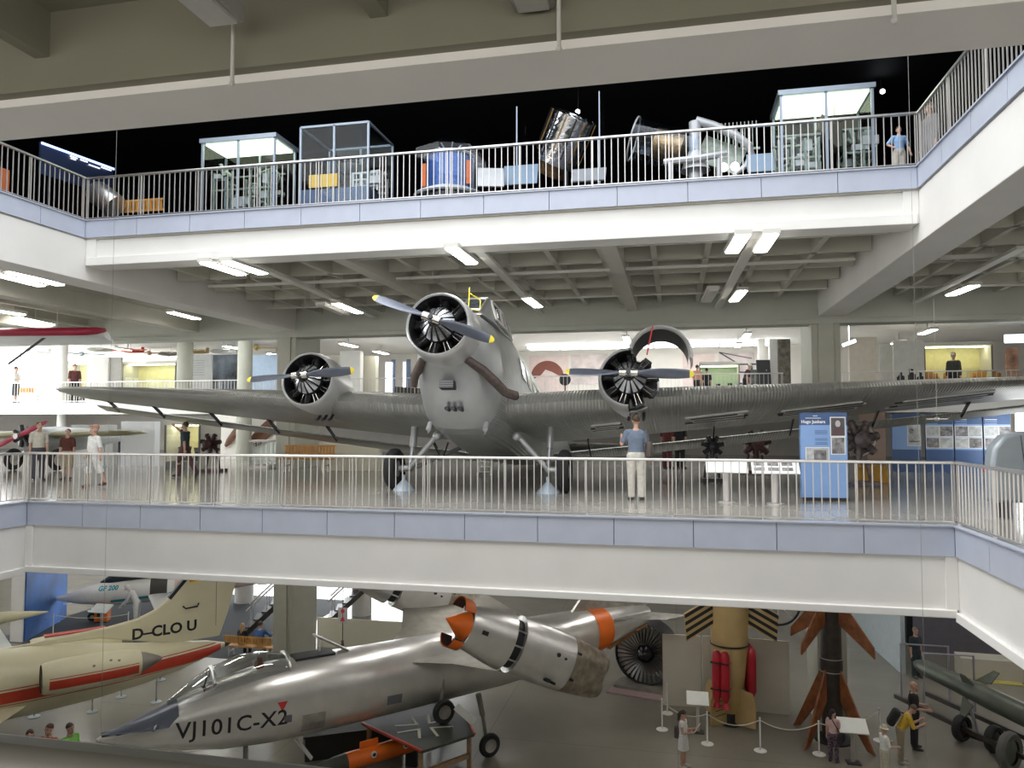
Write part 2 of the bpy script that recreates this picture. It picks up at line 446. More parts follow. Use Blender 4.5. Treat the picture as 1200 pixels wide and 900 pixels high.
lamp(200, 366, 231, 374, LZ, 'single lit lamp beside the left beam near the column')
lamp(-20, 318, 48, 335, LZ, 'long lit lamp at the far left, front tube of its pair')
lamp(12, 319, 70, 334, LZ, 'long lit lamp at the far left, rear tube of its pair')
lamp(4, 373, 48, 381, LZ, 'lit lamp above the red edged wing, front tube of its pair')
lamp(20, 372, 62, 381, LZ, 'lit lamp above the red edged wing, rear tube of its pair')
lamp(836, 340, 828, 354, LZ, 'unlit grey lamp housing below the bright pair on the right', on=False)
lamp(376, 358, 404, 369, LZ, 'unlit lamp housing left of the raised propeller', on=False)
# lamps deeper in the hall, mostly hidden behind beams
for k, (x, y) in enumerate([(-20, 19), (-28, 17), (9, 19), (15, 17)]):
    t = thing('ceiling_light', ['lit lamp in the second bay left of the opening', 'lit lamp in the third bay left of the opening', 'lit lamp in the first bay right of the opening', 'lit lamp in the second bay right of the opening'][k], 'light', (x, y, LZ), pi/2, 'fluorescent ceiling lights')
    MB().box((0, 0, .055), (1.6, .3, .09)).build('housing', lampf, t); MB().box((0, 0, 0), (1.5, .24, .03)).build('diffuser', lampm, t)
# lamp trays hung below the ceiling
def tray(label, u0, v0, u1, v1, z=5.05, w=.2, h=.07):
    a = atZ(u0, v0, z); b = atZ(u1, v1, z)
    t = thing('cable_tray', label, 'cable tray', a, atan2((b-a).y, (b-a).x), 'cable trays and conduits')
    l = (b-a).length
    MB().box((l/2, 0, 0), (l, w, h)).build('tray', lampf, t)
    for k in range(1, int(l/2.4)+1): MB().box((k*2.4-1, 0, (5.6-z)/2), (.015, .015, 5.6-z)).build('hanger', lampf, t)
tray('lamp tray running back from the bright lamp above the nose', 560, 292, 634, 367)
tray('lamp tray running back between the two bright lamps on the right', 887, 275, 841, 361)
tray('lamp tray running back from the lamp pair above the left wing', 286, 305, 440, 372)
tray('lamp tray at the right below the dark ceiling', 1198, 290, 1068, 356)
tray('lamp tray with a box above the red edged wing', -30, 362, 108, 384)
tray('white conduit crossing the ceiling above the cockpit, long front one', 245, 336, 1002, 304, z=5.17, w=.09, h=.06)
tray('thin conduit crossing the ceiling behind the front one', 310, 362, 970, 338, z=5.17, w=.05, h=.04)
tray('conduit close behind the white beam above the nose', 420, 303, 1040, 272, z=5.17, w=.07, h=.06)
tray('thin conduit at the right crossing below the dark ceiling', 1050, 337, 1230, 333, z=5.17, w=.06, h=.05)
tray('white conduit at the right crossing close to the beam', 1100, 302, 1230, 297, z=5.17, w=.1, h=.08)
# near gallery ceiling lamps (switched off) and thin rods
def near_lamp(label, u, v, z=5.0):
    p = atZ(u, v, z)
    t = thing('ceiling_light', label, 'light', (p.x, p.y, z), 0, 'lamps of the near ceiling')
    MB().box((0, -1.0, .1), (.34, 2.0, .16)).build('housing', mat('near_lamp_paint', (.36, .355, .33), .5), t, bevel=.015)
    MB().box((0, -1.0, .01), (.26, 1.9, .04)).build('diffuser', mat('dead_diffuser', (.5, .49, .46), .4), t)
    MB().box((0, -1.0, .39), (.05, .05, .42)).build('hanger', mat('near_lamp_paint', (.36, .355, .33), .5), t)
near_lamp('unlit ceiling lamp at the top left edge of the picture', 266, 32)
near_lamp('unlit ceiling lamp at the top centre edge of the picture', 627, 16)
def rod(label, u, v0, v1, y):
    a = atY(u, v0, y); b = atY(u, v1, y)
    o = MB().cyl((0, 0, 0), (0, 0, a.z-b.z), .018).sph((0, 0, 0), .025).build('hanging_rod', lampf, loc=(b.x, b.y, b.z))
    tag(o, label, 'rod', 'thin hanging rods')
rod('thin white rod hanging below the top left lamp', 272, -60, 98, 5.9); rod('thin white rod hanging beside the top centre lamp', 655, -60, 57, 5.9); rod('short rod hanging at the upper right before the beam', 1048, -60, 24, 5.9)
def wire(label, u, v0, v1, y, r=.0022):
    a = atY(u, v0, y); b = atY(u, v1, y)
    tag(MB().cyl((0, 0, 0), (0, 0, a.z-b.z), r, n=6).build('cable', mat('cable_grey', (.30, .30, .28), .5, .3), loc=(b.x, b.y, b.z)), label, 'cable', 'thin vertical cables')
wire('thin vertical cable at the left in the opening', 117, -200, 900, 8); wire('thin vertical cable at the right in the opening', 1088, -150, 960, 9)
# skylight strips and windows of the hall behind
winm = emis('sky_pane', (.95, .98, 1.0), 5.0)
def window(name, p, q, k, axis, m=winm):
    mb = MB().b2(p, q); o = struct(mb.build(name, m, smooth=0))
    fr = MB(); l = q[axis]-p[axis]
    for i in range(k+1):
        c = [(a+b)/2 for a, b in zip(p, q)]; d = [abs(b-a)+.04 for a, b in zip(p, q)]; c[axis] = p[axis]+l*i/k; d[axis] = .09
        fr.box(c, d)
    fr.build('window_frame', lampf, o, smooth=0)
window('window_1', (-7.5, 38.3, 5.42), (5.5, 39.6, 5.46), 8, 0)
window('window_2', (-34.0, 10, .0), (-33.9, 30.4, 4.4), 14, 1)
window('window_3', (-34.0, 30.6, 2.6), (-33.9, 42, 5.4), 8, 1)
window('window_4', (-30, 43.8, -6.9), (-12, 43.9, -1.5), 12, 0)
window('window_5', (-33.0, 24.0, 5.42), (-15, 26.5, 5.46), 10, 0)
window('window_6', (16.0, 34.5, -6.6), (16.1, 40, -2), 5, 1)
window('window_7', (-45.9, 6, -6.9), (-45.8, 40, -1.5), 20, 1)
window('window_8', (-7.5, 27.0, 5.42), (4.5, 28.4, 5.46), 8, 0)

# added unseen lamps under the middle gallery to brighten the hall below
k = 0
for y, yl in ((15.5, 'front'), (20, 'second'), (25, 'third'), (30, 'rear')):
    for x, xl in ((-27, 'far left'), (-20, 'left'), (-13.5, 'middle left'), (-7, 'middle'), (-.5, 'middle right'), (6.5, 'right'), (14, 'far right')):
        t = thing('ceiling_light', 'added unseen lamp under the middle gallery floor, %s row, %s one' % (yl, xl), 'light', (x, y, -.75), pi/2, 'added lamps of the ground hall')
        MB().box((0, 0, .055), (2.2, .34, .09)).build('housing', lampf, t); MB().box((0, 0, 0), (2.1, .28, .03)).build('diffuser', emis('hall_fill_tube', (1, .97, .92), 23.0), t); MB().box((0, 0, .2), (.05, .05, .2)).build('hanger', lampf, t)
# lamps above the mezzanine
for y, yl in ((33, 'front'), (37, 'rear')):
    for x, xl in ((-27, 'far left'), (-21, 'left'), (-15, 'middle left'), (-8, 'middle'), (-2, 'middle right'), (3, 'right'), (10, 'far right')):
        t = thing('ceiling_light', 'lamp above the mezzanine, %s row, %s one' % (yl, xl), 'light', (x, y, 5.2), pi/2, 'lamps above the mezzanine')
        MB().box((0, 0, .055), (1.7, .3, .09)).build('housing', lampf, t); MB().box((0, 0, 0), (1.6, .24, .03)).build('diffuser', lampm, t); MB().box((0, 0, .25), (.05, .05, .3)).build('hanger', lampf, t)

window('fill_pane', (-40, -5.95, .1), (20, -5.9, 3.6), 20, 0, emis('fill_glow', (1, .97, .92), 2.6))  # added glowing pane behind the camera, brightens the near beam

sl = bpy.data.lights.new('hazy_sun', 'SUN'); sl.energy = 1.3; sl.angle = R(35); sl.color = (1, .98, .95)
so = bpy.data.objects.new('hazy_sun', sl); COL.objects.link(so); so.location = (-6, 4, 14)
so.rotation_euler = V((.47, .26, -.84)).to_track_quat('-Z', 'Y').to_euler()
# ================================================================== TRIMOTOR (silver three-engined airliner)
jw = corrugated('corrugated_wing', (.37, .37, .345), 0, .07, .38, .6, .014)
jf = corrugated('corrugated_body', (.40, .41, .40), 2, .055, .38, .6, .012)
jcowl = mat('cowl_metal', (.60, .60, .59), .3, .45, .06, 3)
jsm = mat('smooth_grey_paint', (.47, .485, .49), .35, .55, .05, 3)
bladem = mat('propeller_paint', (.13, .145, .18), .28, .3, .08, 6)
yel = mat('yellow_tip', (.85, .72, .06), .45)
enginem = mat('engine_black', (.018, .018, .02), .45, .3, .2, 20)
vanem = mat('baffle_grey', (.55, .57, .6), .22, .92, .05)
chrome = mat('hub_steel', (.7, .68, .64), .22, .95, .05)
rust = mat('exhaust_brown', (.11, .085, .075), .5, .6, .25, 14)
PIT = R(-11.5)
ju = thing('airliner', 'large silver corrugated three engined propeller airliner standing on the middle gallery', 'airplane', (-4.48, 17.0, 0), rot=(PIT, 0, 0))
JM = xf((-4.48, 17.0, 0), (PIT, 0, 0))
def superell(hw, zt, zb, y, e=3.2, n=28, tp=0.):
    zc = (zt+zb)/2; hh = (zt-zb)/2; out = []
    for i in range(n):
        a = 2*pi*i/n; c, s_ = cos(a), sin(a)
        z = zc+hh*math.copysign(abs(s_)**(2/e), s_)
        out.append((hw*(1-tp*min(1, max(0, (z-2.2)/1.8)))*math.copysign(abs(c)**(2/e), c), y, z))
    return out
st = [(-3.05, .60, 3.42, 2.2, 2.2), (-2.75, .72, 3.47, 1.75, 2.6), (-2.3, .80, 3.52, 1.38, 3), (-1.75, .88, 3.6, 1.12, 3.4), (-1.15, .93, 3.78, 1.05, 3.6), (-.6, .95, 4.0, 1.02, 3.6), (.4, .95, 4.02, 1.0, 3.8),
      (2, .95, 3.98, 1.0, 3.8), (5, .9, 3.83, 1.32, 3.8), (9, .72, 3.62, 2.02, 3.4), (13, .42, 3.4, 2.78, 3), (14.9, .14, 3.3, 2.95, 2.4)]
fus = MB().loft([superell(w_, zt, zb, y, e, tp=min(.37, max(0, (y+2.6)*.25))) for y, w_, zt, zb, e in st]).build('fuselage', jf, ju, smooth=30)
# smooth front panel of the nose
nose = MB().loft([superell(w_*1.012, zt*1.0, zb-.01, y, e, tp=min(.37, max(0, (y+2.6)*.25))) for y, w_, zt, zb, e in st[:4]], cap=False).build('nose_panel', jsm, ju)
def airfoil(x, yl, ch, z, t, drop=0, n=10):
    up = []; lo = []
    for i in range(n+1):
        s_ = (1-cos(pi*i/n))/2
        th = t*2.9*(.2969*sqrt(s_)-.126*s_-.3516*s_*s_+.2843*s_**3-.1015*s_**4)/.6
        cam = t*.18*sin(pi*s_)
        up.append((x, yl+ch*s_, z+cam+th*.98-drop*s_)); lo.append((x, yl+ch*s_, z+cam-th*.98-drop*s_))
    return up[::-1]+lo[1:-1]
def wing(sx, name):
    stn = [(.8, -1.35, 4.75, 1.72, .86), (2.4, -1.22, 4.6, 1.84, .83), (4.5, -.62, 4.15, 2.07, .74), (8, .40, 3.35, 2.46, .55), (11.5, 1.42, 2.55, 2.86, .36), (13.9, 2.12, 1.95, 3.12, .22), (14.5, 2.45, 1.45, 3.19, .13), (14.75, 2.8, .9, 3.22, .05)]
    w_ = MB().loft([airfoil(sx*x, yl, ch, z, t) for x, yl, ch, z, t in stn]).build(name, jw, ju, smooth=40)
    fl = [(1.2, 3.47, .82, 1.42, .13), (4.5, 3.62, .76, 1.80, .12), (8, 3.84, .68, 2.24, .1), (11.5, 4.07, .6, 2.68, .09), (14.3, 4.05, .5, 3.02, .07)]
    f_ = MB().loft([airfoil(sx*x, yl, ch, z, t, .1, 6) for x, yl, ch, z, t in fl]).build('flap', jw, ju)
    for x, yl, ch, z, t in [(2.2, 3.5, 0, 1.53, 0), (5.5, 3.6, 0, 1.93, 0), (7.5, 3.7, 0, 2.18, 0), (9.6, 3.82, 0, 2.44, 0), (11.8, 3.95, 0, 2.72, 0), (13.6, 4.02, 0, 2.95, 0)]:
        MB().bar((sx*x, yl-.5, z+.22), (sx*x, yl+.3, z-.08), .03, .1).build('flap_bracket', darkm, f_)
    # collar of coarse corrugations at the root
    mb = MB()
    for k in range(7):
        x = 1.15+.16*k; q = (x-.8)/1.6
        pts = airfoil(sx*x, -1.35+.13*q, 4.75-.15*q, 1.72+.12*q, .75-.04*q)
        mb.tube([V(p) for p in pts[4:17]], .02, 6)
    mb.build('root_fairing', jsm, ju)
    return w_
wr = wing(1, 'wing'); wl = wing(-1, 'wing')
# rows of dark and bright slats below the right hand wing
slotm = mat('slot_dark', (.03, .03, .03), .6)
def under(x, y):                                  # height of the wing underside
    q = [(.8, -1.35, 4.75, 1.72, .86), (2.4, -1.22, 4.6, 1.84, .83), (4.5, -.62, 4.15, 2.07, .74), (8, .40, 3.35, 2.46, .55), (11.5, 1.42, 2.55, 2.86, .36), (13.9, 2.12, 1.95, 3.12, .22)]
    for a, b in zip(q, q[1:]):
        if a[0] <= x <= b[0]:
            f = (x-a[0])/(b[0]-a[0]); yl, ch, z, t = [a[i]+(b[i]-a[i])*f for i in (1, 2, 3, 4)]
            s_ = min(max((y-yl)/ch, .01), .99)
            th = t*2.9*(.2969*sqrt(s_)-.126*s_-.3516*s_*s_+.2843*s_**3-.1015*s_**4)/.6
            return z+t*.18*sin(pi*s_)-th*.98
    return 2
for sx, x0, x1, y0, y1 in [(1, 2.5, 3.3, .2, 1.5), (1, 4.7, 6.2, .6, 2.0), (1, 6.9, 8.9, 1.2, 2.3), (1, 9.6, 12.0, 1.9, 3.0)]:
    mb = MB(); k = 7
    for i in range(k):
        y = y0+(y1-y0)*(i+.5)/k; xa = x0+.25*random.random(); xb = x1-.3*random.random()
        mb.bar((sx*xa, y, under(xa, y)-.012), (sx*xb, y, under(xb, y)-.012), (y1-y0)/k*.55, .03, 0 if i % 2 else 1)
    mb.build('slat_strip', [slotm, jcowl], wr if sx > 0 else wl)
# cockpit canopy with framed panes
can = MB().loft([[(-.50, -2.27, 3.5), (.50, -2.27, 3.5), (.45, -2.20, 3.6), (-.45, -2.20, 3.6)],
                 [(-.64, -1.70, 3.5), (.64, -1.70, 3.5), (.48, -1.67, 4.10), (-.48, -1.67, 4.10)],
                 [(-.66, -0.65, 3.55), (.66, -0.65, 3.55), (.50, -0.65, 4.14), (-.50, -0.65, 4.14)],
                 [(-.64, 0.25, 3.7), (.64, 0.25, 3.7), (.46, 0.45, 4.03), (-.46, 0.45, 4.03)]]).build('cockpit_canopy', jsm, ju, smooth=0, bevel=.02)
pane = glassm('cockpit_glass', (.25, .3, .33), .2)
pdk = mat('pane_dark', (.07, .085, .10), .12, 0, 0)
def quadplate(name, a, b, c, d, m, par, th=.02, fm=None):
    """a thin framed pane standing on four corner points"""
    a, b, c, d = map(V, (a, b, c, d)); n = (b-a).cross(d-a).normalized()
    o = MB().loft([[p-n*th for p in (a, b, c, d)], [p+n*th for p in (a, b, c, d)]]).build(name, m, par, smooth=0)
    if fm:
        mb = MB()
        for p, q in ((a, b), (b, c), (c, d), (d, a)): mb.bar(p+n*th, q+n*th, .045, .045)
        mb.build('pane_frame', fm, o, smooth=0)
    return o
for sx in (1, -1):
    quadplate('cockpit_window', (sx*.645, -1.65, 3.6), (sx*.652, -1.07, 3.62), (sx*.525, -1.07, 4.06), (sx*.50, -1.61, 4.04), pdk, can, .015, white)
    quadplate('cockpit_window', (sx*.655, -0.97, 3.64), (sx*.66, -0.65, 3.65), (sx*.53, -0.65, 4.07), (sx*.53, -0.97, 4.07), pdk, can, .015, white)
    quadplate('cockpit_window', (sx*.65, -0.53, 3.68), (sx*.645, -0.10, 3.72), (sx*.54, -0.10, 4.0), (sx*.525, -0.53, 4.06), pdk, can, .015, white)
    quadplate('windscreen', (sx*.04, -2.26, 3.62), (sx*.44, -2.24, 3.61), (sx*.46, -1.72, 4.06), (sx*.04, -1.72, 4.06), pdk, can, .012, jsm)
litw = mat('cabin_pane', (.42, .42, .28), .15, 0, .1)
for sx in (1, -1):
    for k in range(7):
        y = .9+k*.78; z = 3.12-.045*k; q = y/9.; hw = (.95-.05*y/5 if y < 5 else .9-.045*(y-5))*(1-.37*(z-2.2)/1.8)+.012
        o = MB().box((0, 0, 0), (.03, .44, .42)).build('cabin_window', litw if k not in (3,) else slotm, ju, loc=(sx*hw, y, z), rot=(0, -sx*.23, 0), bevel=.02)
        MB().box((0, 0, 0), (.02, .54, .52)).build('window_frame', jsm, o)
# tail
MB().loft([[(-.09, 13.0, 3.3), (.09, 13.0, 3.3), (.09, 15.1, 3.2), (-.09, 15.1, 3.2)], [(-.03, 14.2, 4.9), (.03, 14.2, 4.9), (.03, 15.3, 4.9), (-.03, 15.3, 4.9)]]).build('tail_fin', jw, ju)
for sx in (1, -1): MB().loft([airfoil(sx*.2, 12.8, 2.2, 3.35, .2), airfoil(sx*4.2, 13.4, 1.4, 3.4, .1)]).build('tailplane', jw, ju)
# ---- engines
def blade_mb(a, L=1.33):
    secs = []
    for f, ch, th in [(.07, .07, .07), (.16, .10, .08), (.3, .20, .06), (.5, .235, .04), (.72, .22, .028), (.86, .19, .02), (.93, .165, .016), (.985, .09, .012), (1, .03, .006)]:
        tw = R(62-42*f); sec = []
        for i in range(12):
            b = 2*pi*i/12; p = V((cos(b)*ch/2, sin(b)*th/2))
            sec.append((L*f, -sin(tw)*p.x+cos(tw)*p.y, cos(tw)*p.x+sin(tw)*p.y))
        secs.append(sec)
    M = Mx.Rotation(-a, 4, 'Y')
    mb = MB(); mb.loft(secs[:7], 0, M=M); mb.loft(secs[6:], 1, M=M)
    return mb
def engine(x, y, z, ang, cowl_arc=(0, 2*pi), label=None, rc=.68):
    A = basis((x, y, z), (1, 0, 0), (0, 0, 1))
    yc = .30                                        # cowl lip behind the hub
    prof = [(rc-.03, -1.15), (rc+.005, -.75), (rc+.012, -.4), (rc-.005, -.13), (rc-.03, -.03), (rc-.055, 0), (rc-.085, -.03), (rc-.10, -.12), (rc-.10, -1.1)]
    prof = [(r_, q-yc) for r_, q in prof]
    MB().lathe(prof, A, 48, a0=cowl_arc[0], a1=cowl_arc[1], mis=[0, 0, 0, 0, 0, 0, 1, 1]).build('cowling', [jcowl, enginem], ju)
    e = MB().lathe([(.0, -.12), (.12, -.14), (.2, -.2), (.33, -.33), (.36, -.42), (.30, -.5), (.30, -1.0), (.56, -1.05), (.57, -1.3), (.0, -1.3)], A, 36).build('engine', enginem, ju)
    # slotted dome round the crankcase nose
    mb = MB()
    for k in range(14):
        a = 2*pi*k/14
        mb.lathe([(.13, -.13), (.22, -.2), (.345, -.335), (.345, -.36), (.22, -.225), (.13, -.15)], A, 4, a0=a, a1=a+.30)
    mb.build('air_baffle', vanem, e)
    for k in range(9):
        a = 2*pi*k/9+.17; d = V((cos(a), 0, sin(a))); c = V((x, y, z))
        mb = MB(); mb.cyl(c+d*.28+V((0, .75, 0)), c+d*.565+V((0, .75, 0)), .105, n=14)
        for q in range(7): mb.cyl(c+d*(.32+.035*q)+V((0, .75, 0)), c+d*(.332+.035*q)+V((0, .75, 0)), .128, n=14)
        mb.box((0, 0, 0), (.17, .13, .08), M=Mx.Translation(c+d*.565+V((0, .7, 0))) @ Mx.Rotation(-a+pi/2, 4, 'Y'))
        cy = mb.build('cylinder', enginem, e)
        mb = MB()
        for s_ in (-.055, .055):
            t_ = V((-d.z, 0, d.x))*s_
            mb.cyl(c+d*.3+V((0, .52, 0))+t_*.6, c+d*.56+V((0, .60, 0))+t_, .011, n=6)
        mb.build('pushrod', chrome, e)
    p = bpy.data.objects.new('propeller', None); COL.objects.link(p); p.parent = ju; p.location = (x, y-.03, z)
    MB().cyl((0, .16, 0), (0, -.06, 0), .09, n=16).cyl((0, -.06, 0), (0, -.12, 0), .055, .045, n=12).build('hub', darkm, p)
    cc, ss = cos(ang), sin(ang)
    MB().cyl((-.19*cc, 0, -.19*ss), (.19*cc, 0, .19*ss), .082, n=16).build('hub_sleeve', chrome, p)
    blade_mb(ang).build('blade', [bladem, yel], p); blade_mb(ang+pi).build('blade', [bladem, yel], p)
    return e
engine(0, -4.04, 2.81, R(-21))
engine(-3.87, -1.72, 2.36, R(4))
er = engine(3.56, -1.72, 2.31, R(-2), cowl_arc=(R(88), R(268)))
# nacelles behind the outer engines
for x in (-3.87, 3.56):
    MB().loft([superell(r_, z_+r_, z_-r_, y, 2, 24) for y, r_, z_ in [(-.62, .6, 2.31), (-.1, .58, 2.28), (.7, .44, 2.2), (1.8, .2, 2.25)]]) \
        .loft([[(px+0, py, pz) for px, py, pz in c] for c in [superell(.3, 2.3, 1.8, -.7, 2.4), superell(.22, 2.2, 1.75, .4, 2.4)]]).build('nacelle', jsm, ju, loc=(x, 0, 0))
    mb = MB()
    for k in range(3): mb.tube([(-.16+.16*k, -.35, 1.75), (-.16+.16*k, -.5, 1.55), (-.16+.16*k, -.62, 1.5)], .035)
    mb.build('vent_pipe', darkm, ju, loc=(x+.1, 0, .05))
# opened half of the right engine cowling, hinged up, with its red stay
hp = atY(773, 415, 15.9); loc_ = JM.inverted() @ hp
A = basis(loc_, (1, 0, 0), (0, 0, 1))
oc = MB().lathe([(.64, -1.0), (.685, -.6), (.68, -.13), (.655, -.03), (.63, 0), (.60, -.03), (.585, -.12), (.585, -1.0)], A, 30, a0=R(-8), a1=R(166), mis=[0, 0, 0, 0, 0, 0, 1]).build('open_cowling', [jcowl, enginem], ju)
MB().cyl(JM.inverted() @ atY(765, 382, 15.9), JM.inverted() @ atY(758, 416, 15.9), .015).build('cowling_stay', mat('red_paint', (.5, .03, .03), .4), oc)
# nose details
eb = MB(); eb.tube([(.42, -3.0, 2.3), (.72, -2.8, 2.12), (.98, -2.62, 1.88), (1.12, -2.45, 1.74), (1.32, -2.3, 1.70)], [.085, .095, .10, .095, .10], 12); eb.build('exhaust_pipe', rust, ju)
MB().cyl((1.31, -2.31, 1.70), (1.335, -2.29, 1.70), .085).build('exhaust_mouth', black, ju)
MB().tube([(-.5, -3.0, 2.3), (-.7, -2.85, 2.0), (-.74, -2.8, 1.78)], [.09, .09, .08], 10).build('exhaust_pipe', rust, ju)
mb = MB(); mb.box((.02, -2.86, 1.80), (.30, .2, .16)); mb.build('oil_cooler', slotm, ju)
mb = MB()
for k in range(5): mb.box((.02, -2.97, 1.74+.03*k), (.28, .02, .008))
mb.build('cooler_grille', jsm, ju)
for k in range(3): MB().cyl((.05+.14*(k-1), -2.2, 1.42), (.05+.14*(k-1), -2.52, 1.40), .045, n=10).build('vent_pipe', darkm, ju)
for sx in (-1, 1): MB().tube([(sx*.62, -1.9, 1.22), (sx*.62, -2.0, 1.05), (sx*.62, -1.98, .92)], [.05, .06, .04], 10).build('navigation_lamp', jsm, ju)
mb = MB()
for xx, y_, h_ in ((.22, -2.4, .62), (.42, -2.2, .4)): mb.cyl((xx, y_, 3.45), (xx, y_, 3.45+h_), .014, n=6)
mb.cyl((.22, -2.4, 3.95), (.42, -2.2, 3.85), .012, n=6); mb.cyl((.22, -2.4, 3.6), (.42, -2.2, 3.6), .012, n=6)
mb.build('yellow_mast', yel, ju)
# landing gear
for sx in (-1, 1):
    c = V((sx*2.04, -.096, .47))
    w_ = MB().lathe([(.19, -.10), (.30, -.125), (.42, -.125), (.475, -.07), (.488, 0), (.475, .07), (.42, .125), (.30, .125), (.19, .10)], basis(c, (0, 1, 0), (0, 0, 1)), 36).build('wheel', rubber, ju)
    MB().lathe([(.0, .09), (.1, .1), (.2, .08), (.2, -.08), (.1, -.1), (0, -.09)], basis(c, (0, 1, 0), (0, 0, 1)), 24).build('wheel_hub', jsm, w_)
    MB().cyl((sx*1.92, -.096, .47), (sx*1.62, -.096, .50), .085).build('axle', jsm, ju)
    MB().cyl((sx*1.66, -.1, .5), (sx*1.66, .0, 1.0), .055).cyl((sx*1.66, 0, 1.0), (sx*1.66, .05, 1.55), .085).build('shock_strut', jsm, ju)
    MB().cyl((sx*1.66, -.12, .5), (sx*.95, -.35, 1.25), .065).sph((sx*.95, -.35, 1.22), .11).build('brace_strut', jsm, ju)
    MB().cyl((sx*1.62, 0, .5), (sx*.9, 1.5, 1.25), .055).build('brace_strut', jsm, ju)
    p = JM @ V((sx*1.70, -.35, .3))
    j = thing('jack_stand', ['blue grey jack stand with a cone foot beside the left wheel of the airliner', 'blue grey jack stand with a cone foot beside the right wheel of the airliner'][sx > 0], 'jack stand', (p.x, p.y, 0), group='jack stands')
    jm = mat('jack_paint', (.42, .50, .58), .4, .2)
    MB().lathe([(.26, 0), (.24, .04), (.07, .22), (.05, .24)], None, 16).build('foot', jm, j); MB().cyl((0, 0, .2), (0, 0, .36), .04).build('post', jm, j)
mb = MB().cyl((-.6, -.6, 1.02), (-.64, -.8, .62), .02); mb.build('drain_pipe', darkm, ju)
